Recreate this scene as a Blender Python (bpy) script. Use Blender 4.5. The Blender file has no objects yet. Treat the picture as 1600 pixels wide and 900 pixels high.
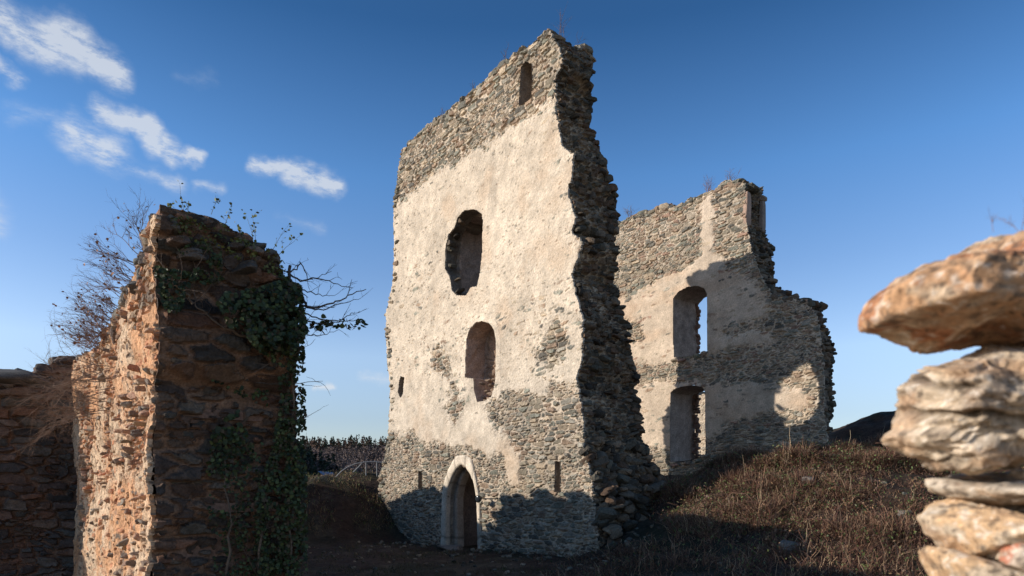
import bpy, math, random
import numpy as np
from mathutils import Vector

# ------------------------------------------------------------------ camera, sky, sun
C = bpy.context.scene.collection
S = bpy.context.scene
EYE = 1.78
F = 1600 * 24.0 / 36.0            # focal length in photo pixels
CX, HY = 800.0, 760.0
cam = bpy.data.cameras.new('camera')
cam.lens = 24; cam.sensor_width = 36; cam.sensor_fit = 'HORIZONTAL'
cam.shift_y = (HY - 450) / 1600
cam.clip_start = 0.05; cam.clip_end = 5000
cam.dof.use_dof = True; cam.dof.focus_distance = 17.5; cam.dof.aperture_fstop = 3.2
co = bpy.data.objects.new('camera', cam); C.objects.link(co)
co.location = (0, 0, EYE); co.rotation_euler = (math.radians(90), 0, 0)
S.camera = co
S.view_settings.view_transform = 'Standard'; S.view_settings.look = 'None'
S.view_settings.gamma = 1; S.view_settings.use_curve_mapping = False
S.view_settings.exposure = 0.0
SUN_EL = math.radians(20.8); SUN_PHI = math.radians(9.4)
SUN_STRENGTH = 5.0
SKY_STRENGTH = 0.12
LD = np.array([math.cos(SUN_PHI) * math.cos(SUN_EL), math.sin(SUN_PHI) * math.cos(SUN_EL), -math.sin(SUN_EL)])
sl = bpy.data.lights.new('sun', 'SUN'); sl.energy = SUN_STRENGTH; sl.angle = math.radians(0.5); sl.color = (1, 0.93, 0.84)
so = bpy.data.objects.new('sun', sl); C.objects.link(so)
so.rotation_euler = Vector(LD).to_track_quat('-Z', 'Y').to_euler()

w = bpy.data.worlds.new('World'); S.world = w; w.use_nodes = True
nt = w.node_tree; nt.nodes.clear()
def nd(t, **k):
    n = nt.nodes.new(t)
    for a, b in k.items(): setattr(n, a, b)
    return n
def setin(n, i, v):
    if isinstance(v, bpy.types.NodeSocket): nt.links.new(v, n.inputs[i])
    else: n.inputs[i].default_value = v
def mth(op, a, b=None, c=None, clamp=False):
    n = nd('ShaderNodeMath', operation=op); n.use_clamp = clamp
    setin(n, 0, a)
    if b is not None: setin(n, 1, b)
    if c is not None: setin(n, 2, c)
    return n.outputs[0]
def vm(op, a, b=None, out=0):
    n = nd('ShaderNodeVectorMath', operation=op); setin(n, 0, a)
    if b is not None: setin(n, 3 if op == 'SCALE' else 1, b)
    return n.outputs[out]
sky = nd('ShaderNodeTexSky', sky_type='NISHITA')
sky.sun_disc = False; sky.sun_elevation = SUN_EL
sky.sun_rotation = math.atan2(-LD[0], -LD[1])
sky.altitude = 300; sky.air_density = 1.0; sky.dust_density = 0.6; sky.ozone_density = 2.5
tc = nd('ShaderNodeTexCoord')
dirv = tc.outputs['Generated']
sep = nd('ShaderNodeSeparateXYZ'); nt.links.new(dirv, sep.inputs[0])
az = mth('ARCTAN2', sep.outputs[0], sep.outputs[1])
el = mth('ARCSINE', sep.outputs[2])
def azel(px, py):
    v = np.array([(px - CX) / F, 1.0, (HY - py) / F]); v /= np.linalg.norm(v)
    return math.atan2(v[0], v[1]), math.asin(v[2])
cmb = nd('ShaderNodeCombineXYZ'); setin(cmb, 0, az); setin(cmb, 1, el)
n1 = nd('ShaderNodeTexNoise'); n1.inputs['Scale'].default_value = 9; n1.inputs['Detail'].default_value = 6; n1.inputs['Roughness'].default_value = 0.62
nt.links.new(cmb.outputs[0], n1.inputs['Vector'])
wv = vm('SCALE', vm('SUBTRACT', n1.outputs['Color'], (0.5, 0.5, 0.5)), 0.035)
n1b = nd('ShaderNodeTexNoise'); n1b.inputs['Scale'].default_value = 38; n1b.inputs['Detail'].default_value = 4
nt.links.new(cmb.outputs[0], n1b.inputs['Vector'])
wv2 = vm('SCALE', vm('SUBTRACT', n1b.outputs['Color'], (0.5, 0.5, 0.5)), 0.02)
pv = vm('MULTIPLY', vm('ADD', vm('ADD', cmb.outputs[0], wv), wv2), (1, 1, 0))
SEGS = [((-40, 10), (60, 62), 30, 1.0), ((60, 62), (120, 72), 38, 1.0), ((120, 72), (182, 112), 28, 1.0),
        ((-10, 95), (25, 118), 15, .8),
        ((155, 170), (225, 190), 22, .85), ((225, 192), (270, 232), 24, 1.0), ((270, 234), (312, 240), 14, .9),
        ((115, 205), (175, 235), 36, .85), ((175, 238), (285, 285), 17, .55), ((20, 175), (90, 178), 20, .35),
        ((398, 258), (450, 262), 18, .95), ((450, 268), (522, 290), 24, .95),
        ((312, 288), (345, 292), 12, .5), ((280, 118), (330, 122), 12, .2), 
        ((488, 605), (518, 606), 8, .9), ((572, 590), (625, 602), 15, .5), ((435, 345), (500, 352), 12, .25), ((-120, 300), (-30, 330), 40, .8)]
dens = None
for (a, b, r, k) in SEGS:
    A = azel(*a); B = azel(*b); r = r / F * 1.0
    A3 = (A[0], A[1], 0); ba = (B[0] - A[0], B[1] - A[1], 0); bb = ba[0] ** 2 + ba[1] ** 2
    pa = vm('SUBTRACT', pv, A3)
    h = mth('DIVIDE', vm('DOT_PRODUCT', pa, ba, 1), bb, clamp=True)
    n = nd('ShaderNodeVectorMath', operation='SCALE'); n.inputs[0].default_value = ba; nt.links.new(h, n.inputs[3])
    d = vm('LENGTH', vm('SUBTRACT', pa, n.outputs[0]), None, 1)
    val = mth('MULTIPLY', mth('SUBTRACT', 1.0, mth('DIVIDE', d, r), clamp=True), k)
    dens = val if dens is None else mth('MAXIMUM', dens, val)
mp = nd('ShaderNodeMapping'); mp.inputs['Rotation'].default_value = (0, 0, math.radians(32)); mp.inputs['Scale'].default_value = (16, 42, 1)
nt.links.new(cmb.outputs[0], mp.inputs[0])
n2 = nd('ShaderNodeTexNoise'); n2.inputs['Scale'].default_value = 1; n2.inputs['Detail'].default_value = 9; n2.inputs['Roughness'].default_value = 0.68
nt.links.new(mp.outputs[0], n2.inputs['Vector'])
dd = mth('MULTIPLY', dens, mth('MULTIPLY_ADD', n2.outputs[0], 3.3, -0.85), clamp=True)
dd = mth('MULTIPLY', dd, 1.55, clamp=True)
mr = nd('ShaderNodeMapRange', interpolation_type='SMOOTHSTEP'); setin(mr, 0, dd); mr.inputs[1].default_value = 0.0; mr.inputs[2].default_value = 1.9; mr.inputs[4].default_value = 1.35
ramp = nd('ShaderNodeValToRGB'); setin(ramp, 0, mth('DIVIDE', el, math.pi / 2))
for i_, (e_, c_) in enumerate([(0, (1.15, 1.08, 1.15)), (5.5, (1.28, 1.2, 1.28)), (10.5, (1.74, 1.6, 1.62)), (17, (1.25, 1.38, 1.58)), (24, (.86, 1.30, 1.66)), (34, (.36, .74, 1.06)), (60, (.5, .7, .85))]):
    el_ = ramp.color_ramp.elements[i_] if i_ < 2 else ramp.color_ramp.elements.new(e_ / 90)
    el_.position = e_ / 90; el_.color = (c_[0] / 2.2, c_[1] / 2.2, c_[2] / 2.2, 1)
tn = vm('MULTIPLY', sky.outputs[0], vm('SCALE', ramp.outputs[0], 2.2))
mx = nd('ShaderNodeMix', data_type='RGBA'); nt.links.new(mr.outputs[0], mx.inputs[0])
nt.links.new(tn, mx.inputs[6]); mx.inputs[7].default_value = (6.2, 6.5, 6.9, 1)
bg = nd('ShaderNodeBackground'); bg.inputs[1].default_value = SKY_STRENGTH
nt.links.new(mx.outputs[2], bg.inputs[0])
wo = nd('ShaderNodeOutputWorld'); nt.links.new(bg.outputs[0], wo.inputs[0])

# ------------------------------------------------------------------ numpy helpers
R = np.random.RandomState(7); random.seed(7)
def hsh(ix, iy, iz, seed):
    n = (ix.astype(np.int64) * 374761393 + iy.astype(np.int64) * 668265263 + iz.astype(np.int64) * 2147483647 + seed * 974711) & 0xffffffff
    n = ((n ^ (n >> 13)) * 1274126177) & 0xffffffff
    n = ((n ^ (n >> 16)) * 2246822519) & 0xffffffff
    return ((n ^ (n >> 15)) & 0xffffff) / float(0xffffff)
def vnoise(x, y, z=None, seed=0):
    x = np.asarray(x, float); y = np.asarray(y, float)
    z = np.zeros_like(x) if z is None else np.asarray(z, float)
    x0 = np.floor(x); y0 = np.floor(y); z0 = np.floor(z)
    fx, fy, fz = x - x0, y - y0, z - z0
    fx = fx * fx * (3 - 2 * fx); fy = fy * fy * (3 - 2 * fy); fz = fz * fz * (3 - 2 * fz)
    r = 0
    for a in (0, 1):
        for b in (0, 1):
            for c in (0, 1):
                wgt = (fx if a else 1 - fx) * (fy if b else 1 - fy) * (fz if c else 1 - fz)
                r = r + wgt * hsh(x0 + a, y0 + b, z0 + c, seed)
    return r * 2 - 1
def fbm(x, y, z=None, o=4, seed=0):
    t = 0; a = 0.5; f = 1.0
    for i in range(o):
        t = t + a * vnoise(x * f, y * f, None if z is None else z * f, seed + i * 17); a *= .5; f *= 2.03
    return t
def sstep(a, b, x):
    t = np.clip((x - a) / (b - a), 0, 1); return t * t * (3 - 2 * t)
def sdpoly(u, z, P):                      # signed distance, positive inside
    P = np.array(P, float); d = np.full(u.shape, 1e9); ins = np.zeros(u.shape, bool)
    for i in range(len(P)):
        a = P[i]; b = P[(i + 1) % len(P)]; e = b - a; ee = (e * e).sum() + 1e-12
        wu, wz = u - a[0], z - a[1]
        t = np.clip((wu * e[0] + wz * e[1]) / ee, 0, 1)
        d = np.minimum(d, (wu - e[0] * t) ** 2 + (wz - e[1] * t) ** 2)
        c = (a[1] > z) != (b[1] > z)
        xx = a[0] + (z - a[1]) / (b[1] - a[1] + 1e-12) * e[0]
        ins ^= c & (u < xx)
    d = np.sqrt(d); return np.where(ins, d, -d)
def vor(u, z, cu, cz, seed=0, ju=.85, jz=.6):
    wu = u + .06 * fbm(u * 4, z * 4, seed=seed + 3) + .022 * fbm(u * 17, z * 17, seed=seed + 13, o=2); wz = z + .04 * fbm(u * 2.5, z * 2.5, seed=seed + 5) + .02 * fbm(u * 15, z * 15, seed=seed + 15, o=2)
    y = wz / cz; iy = np.floor(y)
    f1 = np.full(u.shape, 9.); f2 = f1.copy(); ida = np.zeros(u.shape); idb = np.zeros(u.shape)
    for dy in (-1, 0, 1):
        row = iy + dy
        off = hsh(row, row * 0, row * 0 + 5, seed)
        x = wu / cu + off; ix = np.floor(x)
        for dx in (-1, 0, 1):
            col = ix + dx
            hx = hsh(col, row, row * 0 + 1, seed); hz = hsh(col, row, row * 0 + 2, seed); hw = hsh(col, row, row * 0 + 3, seed)
            px = col + .5 + (hx - .5) * ju; pz = row + .5 + (hz - .5) * jz
            ax = np.abs(x - px) * .95; az_ = np.abs(y - pz)
            d = (ax ** 5 + az_ ** 5) ** .2 - .42 * (hw - .5)
            n1_ = d < f1
            f2 = np.where(n1_, f1, np.minimum(f2, d))
            ida = np.where(n1_, col, ida); idb = np.where(n1_, row, idb)
            f1 = np.where(n1_, d, f1)
    return f2 - f1, ida, idb
PAL = np.array([[.10, .10, .092], [.13, .125, .105], [.18, .155, .12], [.24, .19, .14], [.22, .15, .105], [.32, .25, .18], [.15, .155, .135], [.19, .13, .095], [.09, .085, .078], [.22, .205, .18], [.16, .165, .14], [.27, .225, .17]])
PAL = (PAL * .72 + PAL.mean(1, keepdims=True) * .28) * np.array([1.40, 1.31, 1.13]); EPAL = PAL * np.array([.47, .43, .41])  # EPAL: same stone darkened for the broken ends, deepening their shade by colour
def palette(r, r2, pal=PAL):
    i = np.minimum((r * len(pal)).astype(int), len(pal) - 1)
    return pal[i] * (.75 + .5 * r2)[..., None]
def mixc(a, b, t): return a * (1 - t[..., None]) + b * t[..., None]

# ------------------------------------------------------------------ materials
def mat_attr(name, rough=.92, bump=.35, fscale=28, var=.35, spec=.2, big=3.0, bdist=.02):
    m = bpy.data.materials.new(name); m.use_nodes = True; t = m.node_tree; b = t.nodes['Principled BSDF']
    b.inputs['Roughness'].default_value = rough; b.inputs['Specular IOR Level'].default_value = spec
    at = t.nodes.new('ShaderNodeAttribute'); at.attribute_name = 'Col'
    geo = t.nodes.new('ShaderNodeNewGeometry')
    a = t.nodes.new('ShaderNodeTexNoise'); a.inputs['Scale'].default_value = fscale; a.inputs['Detail'].default_value = 6; a.inputs['Roughness'].default_value = .65
    c = t.nodes.new('ShaderNodeTexNoise'); c.inputs['Scale'].default_value = big; c.inputs['Detail'].default_value = 5
    t.links.new(geo.outputs['Position'], a.inputs['Vector']); t.links.new(geo.outputs['Position'], c.inputs['Vector'])
    r = t.nodes.new('ShaderNodeMapRange'); r.inputs[1].default_value = .3; r.inputs[2].default_value = .7; r.inputs[3].default_value = 1 - var; r.inputs[4].default_value = 1 + var
    t.links.new(a.outputs[0], r.inputs[0])
    r2 = t.nodes.new('ShaderNodeMapRange'); r2.inputs[1].default_value = .3; r2.inputs[2].default_value = .7; r2.inputs[3].default_value = .84; r2.inputs[4].default_value = 1.14
    t.links.new(c.outputs[0], r2.inputs[0])
    mm = t.nodes.new('ShaderNodeMath'); mm.operation = 'MULTIPLY'; t.links.new(r.outputs[0], mm.inputs[0]); t.links.new(r2.outputs[0], mm.inputs[1])
    v = t.nodes.new('ShaderNodeVectorMath'); v.operation = 'SCALE'; t.links.new(at.outputs['Color'], v.inputs[0]); t.links.new(mm.outputs[0], v.inputs[3])
    t.links.new(v.outputs[0], b.inputs['Base Color'])
    if bump:
        bp = t.nodes.new('ShaderNodeBump'); bp.inputs['Strength'].default_value = bump; bp.inputs['Distance'].default_value = bdist
        t.links.new(a.outputs[0], bp.inputs['Height']); t.links.new(bp.outputs[0], b.inputs['Normal'])
    return m
M_WALL = mat_attr('masonry', bump=.6, fscale=22, var=.25)
M_STONE = mat_attr('rough_stone', bump=.8, fscale=24, var=.4)
M_PILLAR = mat_attr('weathered_red_masonry', bump=.8, fscale=45, var=.4)
M_ROCK = mat_attr('lichen_rock', bump=.7, fscale=60, var=.35, bdist=.006)
M_GROUND = mat_attr('earth', bump=.8, fscale=9, var=.5, bdist=.05)
M_TWIG = mat_attr('dry_stems', bump=0, fscale=20, var=.3)
M_LEAF = mat_attr('leaves', rough=.55, bump=0, fscale=30, var=.3, spec=.28)
M_FAR = mat_attr('far_foliage', bump=0, fscale=.6, var=.4)
def mat_plain(name, col, rough=.6, metal=0., noise=.15, scale=30):
    m = bpy.data.materials.new(name); m.use_nodes = True; t = m.node_tree; b = t.nodes['Principled BSDF']
    b.inputs['Roughness'].default_value = rough; b.inputs['Metallic'].default_value = metal
    geo = t.nodes.new('ShaderNodeNewGeometry'); a = t.nodes.new('ShaderNodeTexNoise'); a.inputs['Scale'].default_value = scale; a.inputs['Detail'].default_value = 5
    t.links.new(geo.outputs['Position'], a.inputs['Vector'])
    r = t.nodes.new('ShaderNodeMix'); r.data_type = 'RGBA'
    r.inputs[6].default_value = (*[x * (1 - noise) for x in col], 1); r.inputs[7].default_value = (*[min(1, x * (1 + noise)) for x in col], 1)
    t.links.new(a.outputs[0], r.inputs[0]); t.links.new(r.outputs[2], b.inputs['Base Color'])
    return m

# ------------------------------------------------------------------ object helpers
def mk(name, V, Q, mat, parent=None, col=None, smooth=False, tri=False):
    V = np.asarray(V, np.float32); Q = np.asarray(Q, np.int32); k = Q.shape[1]
    me = bpy.data.meshes.new(name)
    me.vertices.add(len(V)); me.vertices.foreach_set('co', V.ravel())
    me.loops.add(Q.size); me.loops.foreach_set('vertex_index', Q.ravel())
    me.polygons.add(len(Q)); me.polygons.foreach_set('loop_start', np.arange(len(Q), dtype=np.int32) * k)
    me.polygons.foreach_set('loop_total', np.full(len(Q), k, np.int32))
    me.polygons.foreach_set('use_smooth', np.full(len(Q), smooth, bool))
    if col is not None:
        a = me.color_attributes.new('Col', 'FLOAT_COLOR', 'POINT')
        c = np.ones((len(V), 4), np.float32); c[:, :3] = col
        a.data.foreach_set('color', c.ravel())
    me.update(calc_edges=True); me.validate()
    me.materials.append(mat)
    o = bpy.data.objects.new(name, me); C.objects.link(o)
    if parent is not None:
        o.parent = parent; o.location = -np.array(parent.location) if False else (-parent.location[0], -parent.location[1], -parent.location[2])
    return o
def tag(o, label=None, cat=None, group=None, kind=None):
    if label: o['label'] = label
    if cat: o['category'] = cat
    if group: o['group'] = group
    if kind: o['kind'] = kind
    return o
def thing(name, loc, label, cat, group=None):
    e = bpy.data.objects.new(name, None); C.objects.link(e); e.location = [float(x) for x in loc]; e.empty_display_size = .3
    return tag(e, label, cat, group, 'thing')

DN = math.hypot(825, F)
U3 = np.array([825 / DN, -F / DN, 0]); N3 = np.array([-F / DN, -825 / DN, 0])   # along the walls (to the right and nearer), and outwards
Z3 = np.array([0, 0, 1.])
class Frame:
    def __init__(s, x, y, U=U3, N=N3): s.O = np.array([x, y, 0.]); s.U = U; s.N = N
    def w(s, u, z, n):
        u = np.asarray(u, float); z = np.asarray(z, float); n = np.asarray(n, float)
        u, z, n = np.broadcast_arrays(u, z, n)
        return s.O + u[..., None] * s.U + n[..., None] * s.N + z[..., None] * Z3
    def uv(s, px, py, n=0):                                           # photo pixel -> (u, z) on the wall plane
        k = (px - CX) / F; P = s.O + n * s.N
        t = (k * P[1] - P[0]) / (s.U[0] - k * s.U[1])
        y = P[1] + t * s.U[1]
        return (t, EYE + (HY - py) / F * y)
def poly(fr, pts, n=0): return [fr.uv(a, b, n) for a, b in pts]

def face(name, fr, box, res, inside, hc, mat, parent, skirt=.05):
    u0, u1, z0, z1 = box
    us = np.arange(u0, u1 + res, res); zs = np.arange(z0, z1 + res, res)
    Ug, Zg = np.meshgrid(us, zs)
    ok = inside(Ug, Zg)
    h, col = hc(Ug, Zg)
    V = fr.w(Ug, Zg, h)
    nx = len(us); idx = np.arange(Ug.size).reshape(Ug.shape)
    q = ok[:-1, :-1] & ok[1:, :-1] & ok[:-1, 1:] & ok[1:, 1:]
    a, b, c, d = idx[:-1, :-1][q], idx[:-1, 1:][q], idx[1:, 1:][q], idx[1:, :-1][q]
    Q = np.stack([a, b, c, d], 1)
    V = V.reshape(-1, 3); col = col.reshape(-1, 3)
    # skirt round every free edge, running into the wall
    qp = np.pad(q, 1)
    E = []
    m = q & ~qp[:-2, 1:-1]; E.append(np.stack([idx[:-1, :-1][m], idx[:-1, 1:][m]], 1))
    m = q & ~qp[2:, 1:-1]; E.append(np.stack([idx[1:, 1:][m], idx[1:, :-1][m]], 1))
    m = q & ~qp[1:-1, :-2]; E.append(np.stack([idx[1:, :-1][m], idx[:-1, :-1][m]], 1))
    m = q & ~qp[1:-1, 2:]; E.append(np.stack([idx[:-1, 1:][m], idx[1:, 1:][m]], 1))
    E = np.concatenate(E); n0 = len(V)
    V = np.concatenate([V, V[E[:, 0]] - fr.N * skirt, V[E[:, 1]] - fr.N * skirt]); col = np.concatenate([col, col[E[:, 0]], col[E[:, 1]]])
    k = np.arange(len(E)); Q = np.concatenate([Q, np.stack([E[:, 1], E[:, 0], n0 + k, n0 + len(E) + k], 1)])
    used = np.unique(Q); rm = np.zeros(len(V), int); rm[used] = np.arange(len(used))
    return mk(name, V[used], rm[Q], mat, parent, col[used], smooth=False)

def core(name, fr, box, res, inside, T, mat, parent, front=-.06, colr=(.2, .16, .12)):
    """solid stepped body of the wall behind its face; T(z) = thickness"""
    u0, u1, z0, z1 = box
    us = np.arange(u0, u1 + res, res); zs = np.arange(z0, z1 + res, res)
    uc = (us[:-1] + us[1:]) / 2; zc = (zs[:-1] + zs[1:]) / 2
    Ug, Zg = np.meshgrid(uc, zc); m = inside(Ug, Zg); mp_ = np.pad(m, 1)
    V = []; Q = []
    def quad(p):
        i = len(V); V.extend(p); Q.append([i, i + 1, i + 2, i + 3])
    for j in range(len(zc)):
        t = -T(zc[j])
        for i in range(len(uc)):
            if not m[j, i]: continue
            a, b, c, d = us[i], us[i + 1], zs[j], zs[j + 1]
            f = front
            quad([(a, c, f), (b, c, f), (b, d, f), (a, d, f)]); quad([(b, c, t), (a, c, t), (a, d, t), (b, d, t)])
            if not mp_[j, i + 1]: quad([(a, c, t), (b, c, t), (b, c, f), (a, c, f)])
            if not mp_[j + 2, i + 1]: quad([(a, d, f), (b, d, f), (b, d, t), (a, d, t)])
            if not mp_[j + 1, i]: quad([(a, c, t), (a, c, f), (a, d, f), (a, d, t)])
            if not mp_[j + 1, i + 2]: quad([(b, c, f), (b, c, t), (b, d, t), (b, d, f)])
    V = np.array(V); W = fr.w(V[:, 0], V[:, 1], V[:, 2])
    W = W + .03 * np.stack([fbm(W[:, 0] * 5, W[:, 1] * 5, W[:, 2] * 5, seed=k, o=2) for k in (1, 2, 3)], 1)
    e, a_, b_ = vor(W[:, 0] + W[:, 1] * .7, W[:, 2], .3, .15, 9)
    cc = np.array(colr) * (1 + .3 * fbm(W[:, 0] * 3, W[:, 1] * 3, W[:, 2] * 3, seed=5))[:, None]
    return mk(name, W, Q, mat, parent, cc)

def cube_template(n):
    V = {}; Q = []
    def vid(p):
        p = tuple(p)
        if p not in V: V[p] = len(V)
        return V[p]
    for ax in range(3):
        for s in (0, n):
            for i in range(n):
                for j in range(n):
                    def P(a, b):
                        q = [0, 0, 0]; q[ax] = s; q[(ax + 1) % 3] = a; q[(ax + 2) % 3] = b; return vid(q)
                    f = [P(i, j), P(i + 1, j), P(i + 1, j + 1), P(i, j + 1)]
                    Q.append(f if s == n else f[::-1])
    v = np.array(list(V.keys()), float) / n * 2 - 1
    v = v / (np.abs(v) ** 5).sum(1, keepdims=True) ** .2
    return v, np.array(Q)
TPL = {n: cube_template(n) for n in (3, 4, 6, 10, 70)}
class Stones:
    def __init__(s): s.c = []; s.h = []; s.m = []; s.col = []
    def add(s, c, h, m, col): s.c.append(c); s.h.append(h); s.m.append(m); s.col.append(col)
    def arrays(s, n=4, seed=0, rough=.09, cut=7, hmin=.62):
        T, Q = TPL[n]; N = len(s.c); r = np.random.RandomState(seed + N)
        V = np.repeat(T[None], N, 0)
        for k in range(cut):
            nn = r.normal(size=(N, 3)); nn /= np.linalg.norm(nn, axis=1, keepdims=True)
            h = r.uniform(hmin, 1.05, N)
            d = np.einsum('nvk,nk->nv', V, nn)
            f = np.where(d > h[:, None], h[:, None] / np.maximum(d, 1e-6), 1); V = V * f[..., None]
        sd = r.uniform(0, 100, (N, 1))
        for f_, a_ in ((1.6, rough), (4.2, rough * .45)):
            nz = vnoise(V[..., 0] * f_ + sd, V[..., 1] * f_ + sd * 1.7, V[..., 2] * f_ - sd, seed=3)
            V = V * (1 + a_ * nz[..., None])
        V = V * np.array(s.h)[:, None, :]
        V = np.einsum('nij,nvj->nvi', np.array(s.m), V) + np.array(s.c)[:, None, :]
        Qa = (Q[None] + (np.arange(N) * len(T))[:, None, None]).reshape(-1, 4)
        col = np.repeat(np.array(s.col)[:, None, :], len(T), 1).reshape(-1, 3)
        return V.reshape(-1, 3), Qa, col
    def build(s, name, mat, parent=None, n=4, smooth=False, **k):
        V, Q, c = s.arrays(n, **k); return mk(name, V, Q, mat, parent, c, smooth)
def join(a, *others):
    """merge small loose surface stones into the face they sit on"""
    def get(o):
        me = o.data; V = np.empty(len(me.vertices) * 3, np.float32); me.vertices.foreach_get('co', V)
        Q = np.empty(len(me.loops), np.int32); me.loops.foreach_get('vertex_index', Q)
        c = np.empty(len(me.vertices) * 4, np.float32); me.color_attributes['Col'].data.foreach_get('color', c)
        return V.reshape(-1, 3), Q.reshape(-1, 4), c.reshape(-1, 4)[:, :3]
    Vs, Qs, Cs = [], [], []; n = 0
    for o in (a,) + others:
        V, Q, c = get(o); Vs.append(V); Qs.append(Q + n); Cs.append(c); n += len(V)
    par = a.parent; mat = a.data.materials[0]; nm = a.name; lab = a.get('label')
    for o in (a,) + others: bpy.data.objects.remove(o)
    o = mk(nm, np.concatenate(Vs), np.concatenate(Qs), mat, par, np.concatenate(Cs))
    if lab: o['label'] = lab
    return o
def rotm(a, b, c):
    from mathutils import Euler
    return np.array(Euler((a, b, c)).to_matrix())
def axes(A, B): return np.stack([A, B, Z3], 1)
def rcol(pal=PAL, k=1.0):
    return pal[R.randint(len(pal))] * R.uniform(.75, 1.25) * k
def lay_end(st, fr, sgn, uf, wf, z0, z1, hr=(.07, .17), lr=(.18, .45), prot=.14, pal=PAL, dens=1.0, back=.0, depth=(.16, .34), tilt=.09, ck=1.0, x0=None):
    """courses of broken stones over the end of a wall; uf(z) end position, wf(z) thickness"""
    z = z0
    while z < z1:
        h = R.uniform(*hr); zc = z + h / 2; uu = uf(zc); W = wf(zc)
        if uu is None: z += h; continue
        x = (-R.uniform(0, .12)) if x0 is None else x0 + R.uniform(-.03, .03); cj = R.uniform(-.06, .06)
        while x < W:
            l = min(R.uniform(*lr), max(W - x + .03, .06)); dp = R.uniform(*depth)
            out = uu + sgn * (R.uniform(-.08, prot) + cj * .6)
            if R.rand() < dens:
                c = fr.w(out - sgn * dp * .55, zc + R.uniform(-.015, .015), -(x + l / 2))
                m = axes(fr.U, -fr.N) @ rotm(R.normal() * tilt, R.normal() * tilt, R.normal() * tilt * 2)
                st.add(c, (dp * .62, l * .55, h * .56), m, rcol(pal, ck))
            x += l * R.uniform(.85, 1.05)
        z += h * .93
def lay_top(st, fr, topf, u0, u1, T, row=.28, hr=(.08, .2), pal=PAL, dz=-.05, jit=.07, ck=1.0, n0=.0, slope=0., s0=0.):
    u = u0
    while u < u1:
        l = R.uniform(.2, .5); zt = topf(u + l / 2)
        x = n0
        while x < T:
            b = R.uniform(.2, .45); h = R.uniform(*hr)
            if R.rand() < .9:
                st.add(fr.w(u + l / 2, zt + dz - slope * max(0, x - s0) + R.uniform(-jit, jit), -(x + b / 2 - .04)), (l * .56, b * .58, h * .62), axes(fr.U, -fr.N) @ rotm(R.normal() * .1, R.normal() * .1, R.normal() * .2), rcol(pal, ck))
            x += b * .9
        u += l * .9
def lay_edge(st, fr, pts, T, hr=(.06, .15), lr=(.16, .4), out=.04, pal=PAL, ck=1.0, face_out=.03):
    """stones along a broken outline of a face (pts in u,z), sitting in the face plane"""
    pts = np.array(pts); L = np.linalg.norm(np.diff(pts, axis=0), axis=1); s = 0; tot = L.sum(); cum = np.concatenate([[0], np.cumsum(L)])
    while s < tot:
        i = min(np.searchsorted(cum, s, 'right') - 1, len(L) - 1); t = (s - cum[i]) / L[i]; p = pts[i] * (1 - t) + pts[i + 1] * t
        l = R.uniform(*lr); h = R.uniform(*hr)
        st.add(fr.w(p[0] + R.uniform(-out, out), p[1], -.12 + face_out + R.uniform(-.03, .02)), (l * .5, .15, h * .55), axes(fr.U, -fr.N) @ rotm(R.normal() * .06, R.normal() * .1, R.normal() * .1), rcol(pal, ck))
        s += h * .9 if abs(pts[i + 1][1] - pts[i][1]) > abs(pts[i + 1][0] - pts[i][0]) else l * .9

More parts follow.
